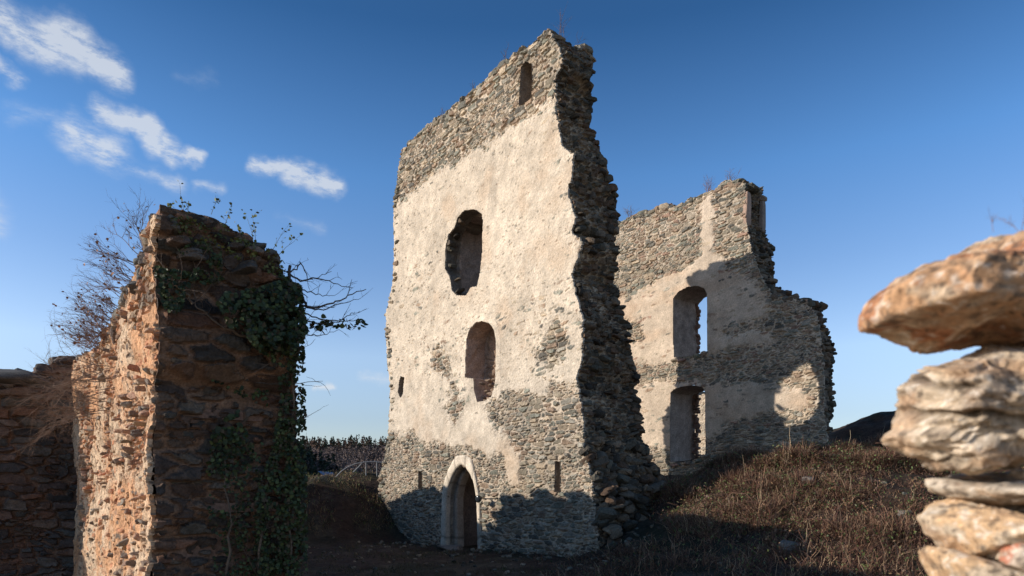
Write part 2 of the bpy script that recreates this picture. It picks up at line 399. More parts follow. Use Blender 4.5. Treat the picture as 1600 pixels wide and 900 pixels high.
def resample(P, M, cen):
    """polygon P sampled by angle around cen"""
    P = np.array(P, float); out = []
    for k in range(M):
        a = 2 * math.pi * k / M; d = np.array([math.cos(a), math.sin(a)]); best = None
        for i in range(len(P)):
            p = P[i] - cen; e = P[(i + 1) % len(P)] - P[i]
            den = d[0] * e[1] - d[1] * e[0]
            if abs(den) < 1e-9: continue
            t = (p[0] * e[1] - p[1] * e[0]) / den; s = (p[0] * d[1] - p[1] * d[0]) / den
            if t > 0 and -1e-6 <= s <= 1 + 1e-6: best = t if best is None else max(best, t)
        out.append(cen + d * (best if best else .1))
    return np.array(out)
def reveal(name, fr, rings, depths, cols, mat, parent, M=96, sub=.09, rough=.02, cap=None, capcol=None, capamp=.04):
    """lining of an opening: rings of (u,z) lofted inwards"""
    cen = np.array(rings[-1]).mean(0)
    RR = [resample(r, M, cen) for r in rings]
    L = []; CC = []
    for i in range(len(RR) - 1):
        n = max(2, int(abs(depths[i + 1] - depths[i]) / sub))
        for k in range(n + (1 if i == len(RR) - 2 else 0)):
            t = k / n
            L.append(np.c_[RR[i] * (1 - t) + RR[i + 1] * t, np.full(M, -(depths[i] * (1 - t) + depths[i + 1] * t))])
            CC.append(np.repeat(np.array(cols[i])[None], M, 0))
    A = np.array(L); col = np.array(CC)
    if cap is not None:
        last = A[-1]; c0 = np.r_[cen, -cap]
        for t in (.12, .3, .5, .7, .9, 1.0):
            A = np.concatenate([A, (last * (1 - t) + c0 * t)[None]]); col = np.concatenate([col, np.repeat(np.array(capcol or cols[-1])[None, None], M, 1)])
    nz = fbm(A[..., 0] * 6, A[..., 1] * 6, A[..., 2] * 6, seed=8)
    dirn = A[..., :2] - cen; dirn /= np.linalg.norm(dirn, axis=2, keepdims=True) + 1e-6
    amp = rough * np.ones(A.shape[0]); amp[0] *= .6
    A[..., :2] += dirn * (nz * amp[:, None])[..., None]
    if cap is not None: A[-6:, :, 2] += nz[-6:] * capamp + capamp * .7 * fbm(A[-6:, :, 0] * 15, A[-6:, :, 1] * 15, seed=18)
    W = fr.w(A[..., 0], A[..., 1], A[..., 2]).reshape(-1, 3)
    n = A.shape[0]; idx = np.arange(n * M).reshape(n, M); nx = np.roll(idx, -1, 1)
    Q = np.stack([idx[:-1], nx[:-1], nx[1:], idx[1:]], -1).reshape(-1, 4)[:, ::-1]
    e = fbm(A[..., 1] * 9, A[..., 2] * 9, A[..., 0] * 9, seed=4)
    col = col * (1 + .5 * e)[..., None]
    return mk(name, W, Q, mat, parent, col.reshape(-1, 3))

class Tubes:
    def __init__(s): s.V = []; s.Q = []; s.c = []; s.n = 0
    def line(s, pts, radii, col, k=4):
        pts = np.array(pts, float); n = len(pts)
        t = np.gradient(pts, axis=0); t /= np.linalg.norm(t, axis=1, keepdims=True) + 1e-9
        up = np.array([.3, .2, .93]) if abs(t[0][2]) < .8 else np.array([1., .1, 0])
        a = np.cross(t, up); a /= np.linalg.norm(a, axis=1, keepdims=True) + 1e-9; b = np.cross(t, a)
        th = np.arange(k) * 2 * math.pi / k
        ring = pts[:, None] + (a[:, None] * np.cos(th)[None, :, None] + b[:, None] * np.sin(th)[None, :, None]) * np.array(radii)[:, None, None]
        s.V.append(ring.reshape(-1, 3)); idx = np.arange(n * k).reshape(n, k) + s.n; nx = np.roll(idx, -1, 1)
        s.Q.append(np.stack([idx[:-1], nx[:-1], nx[1:], idx[1:]], -1).reshape(-1, 4)); s.c.append(np.repeat(np.array(col)[None], n * k, 0)); s.n += n * k
    def build(s, name, mat, parent=None): return mk(name, np.concatenate(s.V), np.concatenate(s.Q), mat, parent, np.concatenate(s.c), True)
class Leaves:
    def __init__(s): s.V = []; s.Q = []; s.c = []; s.n = 0
    def add(s, p, size, nrm, col):
        nrm = np.array(nrm, float); nrm /= np.linalg.norm(nrm) + 1e-9
        a = np.cross(nrm, R.normal(size=3)); a /= np.linalg.norm(a) + 1e-9; b = np.cross(nrm, a)
        P = [(-.5, 0, 0), (-.3, .45, .06), (.15, .38, .1), (.6, 0, .02), (.15, -.38, .1), (-.3, -.45, .06), (0, 0, -.04)]
        v = np.array([p + (a * x + b * y + nrm * z) * size for x, y, z in P]); n = s.n
        s.V.append(v); s.Q += [[n + 6, n, n + 1, n + 2], [n + 6, n + 2, n + 3, n + 4], [n + 6, n + 4, n + 5, n]]; s.n += 7; s.c.append(np.repeat(np.array(col)[None], 7, 0))
    def build(s, name, mat, parent=None): return mk(name, np.concatenate(s.V), s.Q, mat, parent, np.concatenate(s.c), True)
def grow(tb, p, d, L, r, depth, col, leaves=None, lcol=None, wob=.35, droop=0., nb=3, lsize=.03, lp=.3, spread=.7):
    p = np.array(p, float); d = np.array(d, float); d /= np.linalg.norm(d)
    n = max(4, int(L / .07)); pts = [p.copy()]; 
    for i in range(n):
        d = d + R.normal(size=3) * wob * .35; d[2] -= droop * .1; d /= np.linalg.norm(d); p = p + d * L / n; pts.append(p.copy())
        if leaves is not None and R.rand() < lp and depth <= 1:
            leaves.add(p + R.normal(size=3) * .015, lsize * R.uniform(.7, 1.4), R.normal(size=3) + [0, 0, .5], np.array(lcol) * R.uniform(.6, 1.5))
    rr = np.linspace(r, r * .45, n + 1); tb.line(pts, rr, np.array(col) * R.uniform(.8, 1.2), 4)
    if depth > 0:
        for k in range(nb):
            i = R.randint(max(1, n // 4), n + 1); dd = np.array(pts[i]) - np.array(pts[i - 1]); dd /= np.linalg.norm(dd); dd = dd + R.normal(size=3) * spread
            grow(tb, pts[i], dd, L * R.uniform(.4, .72), r * .55, depth - 1, col, leaves, lcol, wob, droop, nb, lsize, lp, spread)

def at(px, py, y): return np.array([(px - CX) / F * y, y, EYE + (HY - py) / F * y])

# ------------------------------------------------------------------ ground
XR = [-2, 1.5, 3, 3.9, 5.9, 8.2, 9.8, 11.2, 14, 18, 40]; ZR = [0, .2, 1.2, 1.75, 2.4, 2.8, 2.62, 2.4, 2.1, 1.9, 1.5]
def H(x, y, fine=True):
    x = np.asarray(x, float); y = np.asarray(y, float)
    r = np.interp(x, XR, ZR)
    yr = 17.3 - .12 * (x - 8)
    y0 = 8.6 + 0 * x
    t = np.clip((y - y0) / (yr - y0), 0, 1)
    m = r * (t ** 1.25 * .35 + .65 * sstep(0, 1, t))
    m = m - .35 * sstep(0, 2.2, y - yr) * (x > -2)
    h = np.maximum(m, 0)
    # bank to the left of the tall wall
    f = .612 * (x + 4.03) - .791 * (y - 22.9)                     # distance along the facade from its left end
    g = -.791 * (x + 4.03) - .612 * (y - 22.9)                    # distance in front of it
    lb = 2.15 * sstep(1.6, -2.4, f + .15 * g) * sstep(7.5, 1.0, g)
    h = np.maximum(h, lb)
    h = h + 3.5 * np.exp(-((x - 17.5) / 5.5) ** 2 - ((y - 30) / 4.5) ** 2) + 1.0 * np.exp(-((x - 26) / 8) ** 2 - ((y - 24) / 5.) ** 2)
    if fine:
        h = h + (.10 + .16 * sstep(.4, 1.5, h)) * fbm(x * .9, y * .9, seed=2) + .10 * sstep(.4, 1.5, h) * fbm(x * 1.9, y * 1.9, seed=9) + .07 * fbm(x * 3.1, y * 3.1, seed=6) * sstep(60, 30, np.hypot(x, y))
    # valley and wooded hill behind
    v = sstep(27, 110, y + .35 * np.maximum(-x, 0) - .5 * np.clip(x, 0, 20))
    v = np.maximum(v, sstep(-22, -90, x))
    far = 38 * sstep(140, 345, y + .15 * x) + 3 * fbm(x * .012, y * .012, seed=20) + 22 * np.exp(-((x + 80) / 26) ** 2 - ((y - 205) / 50.) ** 2)
    return h * (1 - v) + v * (-24 + far)
def grow_axis(a, b, s, lim, g=1.12):
    c = list(np.arange(a, b, s)); st = s
    while c[-1] < lim[1]: st *= g; c.append(c[-1] + min(st, 14))
    st = s
    while c[0] > lim[0]: st *= g; c.insert(0, c[0] - min(st, 14))
    return np.array(c)
gx = grow_axis(-14, 18, .14, (-700, 700)); gy = grow_axis(6, 32, .14, (-120, 900))
GX, GY = np.meshgrid(gx, gy); GH = H(GX, GY)
gcol = mixc(np.array([.048, .030, .021]), np.array([.032, .029, .017]), sstep(-.1, .35, fbm(GX * .8, GY * .8, seed=31)))
gcol = mixc(gcol, np.array([.11, .085, .062]), .5 * sstep(.1, .5, fbm(GX * 2.1, GY * 2.1, seed=37)))
gcol = mixc(gcol, np.array([.34, .27, .19]), sstep(7.5, 5.5, GY + 1.5 * fbm(GX * .3, GY * .3, seed=38)) * sstep(-60, -40, GY))  # pale ground out of view, added to bounce warm light onto shaded faces
ii = np.arange(GX.size).reshape(GX.shape)
Qg = np.stack([ii[:-1, :-1], ii[:-1, 1:], ii[1:, 1:], ii[1:, :-1]], -1).reshape(-1, 4)
g = mk('ground', np.stack([GX, GY, GH], -1).reshape(-1, 3), Qg, M_GROUND, None, gcol.reshape(-1, 3), True)
tag(g, kind='structure', label='earthy overgrown ground rising in banks around the ruins')

# ------------------------------------------------------------------ the tall wall
FT = Frame(-4.03, 22.9)
left_px = [(600, 900), (588, 800), (592, 770), (594, 745), (600, 725), (607, 690), (611, 640), (611, 600), (606, 560), (604, 490), (610, 470), (616, 440), (618, 400), (617, 340), (616, 313), (621, 290), (623, 262), (628, 235)]
top_px = [(628, 235), (640, 222), (665, 198), (690, 180), (715, 160), (740, 142), (762, 120), (785, 100), (800, 88), (806, 80), (814, 79), (822, 75), (835, 65), (848, 54), (858, 45)]
right_px = [(858, 45), (866, 60), (878, 82), (880, 100), (868, 125), (872, 180), (880, 228), (898, 240), (897, 270), (890, 300), (903, 342), (896, 360), (912, 378), (906, 400), (896, 430), (906, 470), (913, 500), (912, 560), (903, 590), (910, 640), (915, 700), (925, 750), (928, 780), (934, 830), (944, 930)]
T_out = poly(FT, left_px + top_px[1:] + right_px[1:])
T_right = np.array(poly(FT, right_px)); T_left = np.array(poly(FT, left_px)); T_top = np.array(poly(FT, top_px))
T_right = T_right[np.argsort(T_right[:, 1])]; T_left = T_left[np.argsort(T_left[:, 1])]; T_top = T_top[np.argsort(T_top[:, 0])]
win1_px = [(757, 345), (755, 335), (745, 328), (728, 329), (718, 340), (712, 356), (703, 366), (698, 385), (697, 420), (704, 432), (708, 455), (716, 462), (730, 462), (737, 450), (748, 448), (752, 430), (756, 395)]
win1_in = [(755, 352), (751, 343), (744, 339), (735, 342), (726, 350), (721, 362), (720, 385), (719, 425), (720, 456), (736, 458), (752, 440), (755, 395)]
nic_px = [(777, 530), (774, 515), (766, 505), (756, 502), (746, 504), (737, 513), (731, 530), (730, 556), (729, 590), (742, 592), (743, 612), (748, 628), (758, 627), (771, 620), (776, 600), (777, 565)]
slit_px = [(832, 100), (822, 97), (816, 106), (814, 135), (812, 166), (820, 163), (832, 153), (833, 125)]
door_px = [(747, 780), (745, 764), (738, 744), (729, 732), (722, 728), (714, 733), (706, 746), (701, 764), (699, 785), (697, 850), (696, 870), (751, 876), (749, 855)]
lh = [[(634, 590), (628, 588), (625, 600), (624, 614), (628, 622), (632, 616)], [(660, 737), (655, 735), (655, 764), (660, 766)], [(876, 722), (869, 720), (868, 768), (876, 770)]]
W1 = poly(FT, win1_px); W1i = poly(FT, win1_in, -.40); NI = poly(FT, nic_px); SL = poly(FT, slit_px); DO = poly(FT, door_px); LH = [poly(FT, p) for p in lh]
HOLES = [W1, NI, SL, DO] + LH
pl_px = [(560, 340), (617, 316), (660, 285), (690, 260), (723, 248), (753, 224), (793, 204), (827, 176), (840, 158), (860, 145), (905, 190), (905, 230), (915, 350), (912, 470), (920, 590), (903, 603), (870, 610), (840, 622), (800, 622), (790, 628), (768, 640), (768, 660), (800, 682), (816, 700), (817, 762), (792, 762), (786, 716), (762, 716), (740, 700), (700, 706), (672, 698), (640, 684), (560, 688)]
PL = poly(FT, pl_px)
patch = [poly(FT, p) for p in ([(820, 640), (850, 650), (845, 700), (822, 690)], [(700, 560), (680, 552), (684, 580), (700, 585)], [(870, 520), (880, 540), (858, 560), (845, 552)], [(708, 600), (700, 640), (712, 665), (722, 640)])]
def t_in(u, z, grow_=0, jag=1.0):
    n = jag * (.05 * fbm(u * 6, z * 9, seed=11) + .03 * fbm(u * 20, z * 26, seed=12))
    d = sdpoly(u, z, T_out) + n
    ok = d > grow_
    for i, h in enumerate(HOLES):
        ok &= sdpoly(u, z, h) < (.012 if i in (1, 3) else .012) + n * .3 - grow_
    return ok
PLC = np.array([.56, .465, .355]); MOC = np.array([.50, .41, .31])
def stonework(u, z, cu, cz, seed, relief=.05, mort=MOC, pal=PAL, gap=.05):
    e, ia, ib = vor(u, z, cu * 1.12, cz * 1.05, seed); e2, ja, jb = vor(u, z, cu * .62, cz * .60, seed + 500)
    sel = (fbm(u * 1.1, z * 1.6, seed=seed + 71) + .35 * fbm(u * 4, z * 6, seed=seed + 72)) > .10
    e = np.where(sel, e2 * .8, e); ia = np.where(sel, ja + 5000, ia); ib = np.where(sel, jb, ib)
    r1 = hsh(ia, ib, ia * 0 + 7, seed); r2 = hsh(ia, ib, ia * 0 + 8, seed)
    g_ = gap * (.5 + r2) + .05 * np.clip(fbm(u * 3, z * 3, seed=seed + 73), 0, 1)
    s = sstep(g_, g_ + .16, e + .07 * fbm(u * 26, z * 30, seed=seed + 1))
    rr = relief * (.35 + 1.0 * r2) * np.where(sel, .7, 1)
    tilt = .35 * ((hsh(ia, ib, ia * 0 + 9, seed) - .5) * np.sin(u * 14 + r1 * 6) + (r1 - .5) * np.cos(z * 26 + r2 * 6))
    h = rr * s * (1 + tilt) + .014 * fbm(u * 14, z * 18, seed=seed + 2) + .008 * fbm(u * 44, z * 50, seed=seed + 4, o=2)
    c = palette(r1, r2, pal); c = c * (1 + .5 * fbm(u * 16, z * 22, seed=seed + 6))[..., None]
    mc = mort * (1 + .35 * fbm(u * 9, z * 9, seed=seed + 9))[..., None]
    dirt = sstep(-.1, .5, fbm(u * .6, z * .8, seed=seed + 74))
    mc = mc * (1 - .35 * dirt)[..., None]
    return h, mixc(mc, c, sstep(.15, .7, s)), s, r1, r2, e
def t_hc(u, z):
    h, c, s, r1, r2, e = stonework(u, z, .29, .11, 21, relief=.046, gap=.10)
    sd = sdpoly(u, z, PL)
    for p in patch: sd = np.minimum(sd, -sdpoly(u, z, p))
    m = sd + .30 * fbm(u * 1.3, z * 1.3, seed=41) + .20 * fbm(u * 5, z * 7, seed=42)
    worn = sstep(-.15, .4, fbm(u * .5 + 3, z * .5, seed=43) + .22 * sstep(6.0, 9.0, u))        # rougher, thinner coat in places
    L = -.035 + .092 * sstep(-.12, .22, m + .14 * fbm(u * 12, z * 15, seed=80)) - .016 * worn + .014 * fbm(u * 2.2, z * 2.2, seed=44) + .012 * fbm(u * 9, z * 11, seed=45) + .010 * fbm(u * 26, z * 32, seed=46, o=3)
    # pits and broken flakes in the coat, in drifts
    e3, a3, b3 = vor(u, z, .13, .06, 77); q3 = hsh(a3, b3, a3 * 0 + 4, 5)
    dr = sstep(-.05, .45, fbm(u * 1.2, z * 1.2, seed=68) + .3 * worn - .05)
    pit = (q3 > .965 - .20 * dr) * sstep(.28, .5, e3 + .35 * fbm(u * 28, z * 34, seed=65))
    sm = sstep(.05, -.05, -np.maximum(sdpoly(u, z, SMOOTH), sdpoly(u, z, SMOOTH2)) + .1 * fbm(u * 4, z * 4, seed=69))
    pit = pit * (1 - .9 * sm)
    L = L + sm * (.02 - .010 * fbm(u * 26, z * 32, seed=46, o=3)) - .012 * pit
    h = h * (1 - .38 * sstep(.1, 1.2, m) * (1 - .5 * worn))
    for hp_ in (NI,):
        b_ = sstep(.02, .0, np.abs(-sdpoly(u, z, hp_) - .10) - .09) * (z > NIz); L = L + .012 * b_
    pm = sstep(-.005, .007, L - h); hh = np.maximum(h, L)
    pc = PLC * (1 + .18 * fbm(u * .8, z * .8, seed=47) + .16 * fbm(u * 5, z * 6, seed=48) + .10 * fbm(u * 20, z * 24, seed=70))[..., None]
    st_ = sstep(.0, .5, fbm(u * 2.6, z * .35, seed=76) + .2 * fbm(u * 7, z * 1.5, seed=78)) * sstep(-.2, .3, fbm(u * .5, z * .4 + 3, seed=79))
    pc = pc * (1 - .20 * st_)[..., None]
    pc = mixc(pc, np.array([.50, .37, .255]), .55 * sstep(.05, .5, fbm(u * 1.1 + 9, z * 1.1, seed=49)) + .35 * sstep(.02, -.02, -sdpoly(u, z, SMOOTH2)))
    pc = pc * (1 + .12 * b_)[..., None]
    pc = mixc(pc, palette(hsh(a3, b3, a3 * 0 + 6, 5), q3), pit * .62)
    return hh, mixc(c, pc, pm)
SMOOTH = poly(FT, [(628, 622), (660, 632), (700, 660), (716, 668), (722, 640), (745, 650), (790, 668), (800, 690), (780, 712), (740, 704), (700, 700), (668, 692), (622, 680)])
SMOOTH2 = poly(FT, [(790, 702), (814, 700), (816, 764), (792, 764)])
NIz = NI[8][1]
tower = thing('ruined_tower_wall', (-1.1, 19.2, 0), 'tallest ruined wall, cream plaster over rubble, with a pointed doorway and two arched openings', 'ruin')
bx = (-1.2, 10.3, -.6, 13.4)
tface = face('plastered_face', FT, bx, .022, t_in, t_hc, M_WALL, tower)
def TW(px_tab, fr, ufun):
    """thickness at height z so that the back edge of the wall end lies on a traced line"""
    tab = np.array(px_tab)
    def f(z):
        u = ufun(z); P0 = fr.w(u, z, 0); wv_ = 1.5
        for _ in range(12):
            y = P0[1] - fr.N[1] * wv_; py = HY - (z - EYE) * F / y
            k = (np.interp(py, tab[:, 1], tab[:, 0]) - CX) / F
            wv_ = (k * P0[1] - P0[0]) / (-fr.N[0] + k * fr.N[1])
        return float(np.clip(wv_, .3, 6))
    return f
def uR(z): return float(np.interp(z, T_right[:, 1], T_right[:, 0]))
def uL(z): return float(np.interp(z, T_left[:, 1], T_left[:, 0]))
Tsil = [(905, 40), (926, 92), (928, 160), (922, 200), (940, 230), (948, 265), (968, 310), (964, 345), (967, 400), (962, 440), (972, 480), (985, 520), (990, 560), (998, 590), (1000, 640), (1010, 690), (1020, 725), (1036, 745), (1060, 800), (1090, 900)]
TWf = TW(Tsil, FT, uR)
_zt = np.linspace(-1, 13.5, 80); _wt = np.array([TWf(z) for z in _zt])
def TWs(z): return float(np.interp(z, _zt, _wt))
def core_in(u, z):
    ok = sdpoly(u, z, T_out) > .14
    for i, h in enumerate(HOLES):
        if i == 0: h = [(a + (1.5 if a > np.mean(np.array(W1)[:, 0]) else 0), b - (1.0 if b < np.mean(np.array(W1)[:, 1]) else 0)) for a, b in W1]
        ok &= sdpoly(u, z, h) < -.1
    return ok
core('wall_core', FT, bx, .12, core_in, lambda z: min(TWs(z), 2.2) - .12, M_STONE, tower)
st = Stones()
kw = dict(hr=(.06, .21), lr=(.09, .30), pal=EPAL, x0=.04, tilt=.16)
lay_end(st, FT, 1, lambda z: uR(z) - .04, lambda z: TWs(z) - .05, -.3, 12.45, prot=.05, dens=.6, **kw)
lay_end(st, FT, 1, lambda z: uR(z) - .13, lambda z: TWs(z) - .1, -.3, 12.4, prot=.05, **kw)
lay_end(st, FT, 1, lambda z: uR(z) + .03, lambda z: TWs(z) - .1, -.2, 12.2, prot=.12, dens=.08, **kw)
# back corner rubble, ragged against the sky
z = -.2
while z < 12.4:
    hh = R.uniform(.07, .16); ww = TWs(z)
    for q_ in range(3): st.add(FT.w(uR(z) - .1 - .28 * q_ + R.uniform(-.06, .06), z + hh / 2, -(ww - .1 + R.uniform(-.08, .06))), (R.uniform(.08, .16), R.uniform(.09, .2), hh * .62), axes(FT.U, -FT.N) @ rotm(R.normal() * .12, R.normal() * .12, R.normal() * .5), rcol(EPAL))
    z += hh * .95
# tumbled rubble at the foot
for q_ in range(260):
    z = R.rand() ** 2 * 3.2; ww = R.uniform(.1, TWs(z)); out_ = R.uniform(0, .5) * (1 - z / 3.4)
    st.add(FT.w(uR(z) - .05 + out_, z * .9, -ww), (R.uniform(.08, .25), R.uniform(.08, .22), R.uniform(.05, .13)), rotm(R.normal() * .4, R.normal() * .4, R.uniform(0, 6)), rcol(EPAL))
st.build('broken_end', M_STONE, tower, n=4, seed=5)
def end_hc(w_, z):
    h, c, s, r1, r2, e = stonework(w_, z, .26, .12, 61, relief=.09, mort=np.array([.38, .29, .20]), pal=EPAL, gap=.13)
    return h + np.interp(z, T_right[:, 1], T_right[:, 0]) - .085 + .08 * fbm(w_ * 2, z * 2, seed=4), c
FE = Frame(FT.O[0], FT.O[1], U=-N3, N=U3)
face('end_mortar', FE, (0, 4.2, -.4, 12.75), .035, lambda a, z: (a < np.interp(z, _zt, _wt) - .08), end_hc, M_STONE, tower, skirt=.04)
st = Stones()
lay_edge(st, FT, T_left, 1.5, out=.03, lr=(.16, .36), hr=(.08, .16), face_out=0)
lay_end(st, FT, -1, lambda z: uL(z), lambda z: 1.5, -.3, 11.6, prot=.05)
st.build('left_edge', M_STONE, tower, n=3, seed=8)
def tT(u): return float(np.interp(u, T_top[:, 0], T_top[:, 1]))
st = Stones()
uend = T_top[-1, 0]
lay_top(st, FT, tT, T_top[0, 0], uend - .05, 1.3, dz=-.07, jit=.05)
lay_top(st, FT, tT, T_top[0, 0], uend, 1.3, dz=-.2, jit=.04)
for (du, n_, dz, s_) in [(-.14, -.1, -.04, .13), (.0, -1.15, -.12, .2), (.02, -1.3, -.24, .2)]:
    st.add(FT.w(uend + du, tT(uend) + dz, n_), (s_, s_ * .9, .09), axes(FT.U, -FT.N) @ rotm(.15, -.1, R.rand()), rcol(PAL, .8))
st.build('crumbling_top', M_STONE, tower, n=4, seed=6)
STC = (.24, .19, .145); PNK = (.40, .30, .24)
W1b = [(a + (.95 if a > np.mean(np.array(W1i)[:, 0]) else -.05), b - (.7 if b < np.mean(np.array(W1i)[:, 1]) else .1)) for a, b in W1i]
_wm = np.mean(np.array(W1)[:, 0]); W1c = [(a + (.30 if a > _wm else 0), b - (.16 if b < 6 else 0)) for a, b in W1]; W1i = [(a + (.34 if a > _wm else 0), b) for a, b in W1i]
W1b = [(a + (.75 if a > _wm + .1 else 0), b - (.3 if b < 6.2 else 0)) for a, b in W1b]
tag(reveal('window_recess', FT, [W1, W1c, W1i, W1b], [-.03, .36, .42, 1.9], [(.15, .125, .10), (.20, .16, .125), (.30, .225, .18)], M_STONE, tower, rough=.09), label='jagged upper opening that goes right through the wall')  # outer rings coloured dark to carry the shade of the deep recess
lay = Stones()
for (a, b) in poly(FT, [(700, 378), (699, 392), (702, 416), (707, 436), (714, 454), (705, 364), (716, 346), (742, 453)]):
    lay.add(FT.w(a + R.uniform(-.03, .08), b + R.uniform(-.05, .05), -R.uniform(.04, .25)), (R.uniform(.10, .2), R.uniform(.08, .2), R.uniform(.04, .10)), axes(FT.U, -FT.N) @ rotm(R.normal() * .15, R.normal() * .15, R.normal() * .4), rcol(EPAL))
for k in range(30):                                                   # collapsed filling at the foot of the lower opening
    a, b = FT.uv(R.uniform(744, 772), R.uniform(592, 627)); lay.add(FT.w(a, b, -R.uniform(.12, .5)), (R.uniform(.05, .13), R.uniform(.06, .12), R.uniform(.03, .07)), axes(FT.U, -FT.N) @ rotm(R.normal() * .2, R.normal() * .2, R.normal() * .4), np.array([.30, .21, .145]) * R.uniform(.6, 1.3))
join(tface, lay.build('window_rubble', M_STONE, tower, n=4, cut=12, hmin=.45))
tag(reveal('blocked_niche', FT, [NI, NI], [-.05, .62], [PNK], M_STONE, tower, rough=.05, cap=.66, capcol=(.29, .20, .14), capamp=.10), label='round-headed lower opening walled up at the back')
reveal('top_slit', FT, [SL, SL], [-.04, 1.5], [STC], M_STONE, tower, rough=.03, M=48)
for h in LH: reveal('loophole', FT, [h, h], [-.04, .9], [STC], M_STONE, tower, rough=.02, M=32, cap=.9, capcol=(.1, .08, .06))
# pointed doorway
reveal('door_passage', FT, [DO, DO], [.3, 1.9], [(.22, .16, .12)], M_STONE, tower, rough=.03)
def arch_ring(outer_px, inner_px, n0, n1, name, colr, closed=False):
    A = np.array(poly(FT, outer_px)); B = np.array(poly(FT, inner_px))
    def rs(P, M):
        L = np.r_[0, np.cumsum(np.linalg.norm(np.diff(P, axis=0), axis=1))]; t = np.linspace(0, L[-1], M)
        return np.c_[np.interp(t, L, P[:, 0]), np.interp(t, L, P[:, 1])]
    M = 90; A = rs(A, M); B = rs(B, M); prof = []
    k = 5
    for t in np.linspace(0, 1, k): prof.append(np.c_[A * (1 - t) + B * t, np.full(M, n0 - (.015 if t in (0, 1) else 0))])
    for t in (.25, .5, .75, 1.): prof.append(np.c_[B, np.full(M, n0 * (1 - t) + n1 * t)])
    prof.insert(0, np.c_[A, np.full(M, -.08)])
    P = np.array(prof); nz = fbm(P[..., 0] * 7, P[..., 1] * 7, P[..., 2] * 7, seed=15)
    jn = np.abs(((np.arange(M) / M * 11) % 1) - .5) > .465            # joints between the dressed blocks
    P[..., 2] += nz * .012 - jn[None, :] * .014 - .012 * np.clip(fbm(P[..., 0] * 16, P[..., 1] * 16, P[..., 2] * 16, seed=16), 0, 1)
    W = FT.w(P[..., 0], P[..., 1], P[..., 2]).reshape(-1, 3); idx = np.arange(len(prof) * M).reshape(len(prof), M)
    Q = np.stack([idx[:-1, :-1], idx[:-1, 1:], idx[1:, 1:], idx[1:, :-1]], -1).reshape(-1, 4)
    bl = hsh(np.floor(np.arange(M) / M * 11 + .5), np.zeros(M), np.zeros(M), 3)
    col = np.array(colr) * (1 + .35 * nz)[..., None] * (.78 + .34 * bl)[None, :, None] * (1 - .45 * jn)[None, :, None]
    return mk(name, W, Q, M_WALL, tower, col.reshape(-1, 3), True)
do_out = [(690, 868), (691, 850), (692, 800), (693, 772), (697, 750), (703, 733), (711, 718), (716, 712), (728, 711), (737, 716), (741, 728), (745, 745), (749, 765), (752, 785), (752, 820), (755, 868)]
do_mid = [(699, 868), (699, 850), (699, 800), (700, 775), (703, 758), (709, 742), (715, 732), (722, 726), (724, 726), (730, 730), (737, 741), (743, 756), (746, 775), (747, 790), (748, 820), (749, 868)]
do_in = [(705, 868), (705, 850), (704, 800), (704, 778), (707, 760), (712, 746), (718, 736), (724, 731), (725, 731), (731, 735), (737, 745), (742, 760), (745, 778), (746, 790), (747, 820), (748, 868)]
tag(arch_ring(do_out, do_mid, .07, -.22, 'door_surround', (.62, .52, .40)), label='pale dressed stone frame of the pointed doorway')
arch_ring(do_mid, do_in, -.2, -.45, 'door_inner_order', (.42, .34, .26))
sp_ = FT.w(FT.uv(716, 866)[0], .02, .25)
st = Stones(); st.add(sp_, (.28, .5, .09), axes(FT.N, FT.U), (.2, .17, .14)); st.build('door_step', M_STONE, tower, n=10, smooth=True)

# lamp by the door
lp = FT.w(FT.uv(764, 779)[0], FT.uv(764, 779)[1], .34)
M_BLACK = mat_plain('black_metal', (.012, .012, .014), .4, .3); M_GLASS = mat_plain('lamp_glass', (.03, .035, .04), .15, 0)
lamp = thing('spotlight', lp, 'small round black spotlight on a bracket beside the pointed doorway', 'lamp')
tb = Tubes(); aim = np.array([-.55, -.8, -.25]); aim /= np.linalg.norm(aim)
tb.line([lp - aim * .09, lp - aim * .085, lp - aim * .03, lp + aim * .04, lp + aim * .05], [.005, .05, .085, .1, .1], (.012, .012, .014), 20); tb.build('housing', M_BLACK, lamp)
tb = Tubes(); tb.line([lp + aim * .03, lp + aim * .042, lp + aim * .044], [.094, .09, .001], (.3, .3, .3), 20); tb.build('lens', M_GLASS, lamp)
q = FT.w(FT.uv(778, 779)[0], lp[2], .0); tb = Tubes(); tb.line([lp - aim * .06, lp * .5 + q * .5 + FT.N * .05, q + FT.N * .04, q], [.014, .014, .014, .03], (.012,) * 3, 8); tb.build('bracket', M_BLACK, lamp)

# ------------------------------------------------------------------ the wall behind, parallel to the first
FB = Frame(6.88, 24.0)
b_left = [(925, 800), (925, 372)]
b_top = [(925, 372), (970, 347), (985, 338), (1000, 331), (1022, 328), (1040, 321), (1050, 322), (1070, 316), (1078, 309), (1095, 306), (1110, 299), (1122, 292), (1128, 284), (1150, 281), (1166, 287)]
b_right = [(1166, 287), (1167, 340), (1176, 390), (1190, 430), (1207, 460), (1262, 468), (1280, 500), (1287, 550), (1290, 600), (1288, 650), (1298, 700), (1302, 800)]
B_out = poly(FB, b_left + b_top[1:] + b_right[1:]); B_right = np.array(poly(FB, b_right)); B_right = B_right[np.argsort(B_right[:, 1])]; B_top = np.array(poly(FB, b_top))
bw1 = [(1106, 460), (1102, 451), (1090, 447), (1075, 449), (1062, 456), (1053, 467), (1054, 559), (1080, 557), (1107, 551)]
bw2 = [(1103, 612), (1099, 605), (1085, 602), (1068, 604), (1055, 608), (1049, 614), (1048, 722), (1075, 720), (1104, 710)]
BW = [poly(FB, bw1), poly(FB, bw2)]
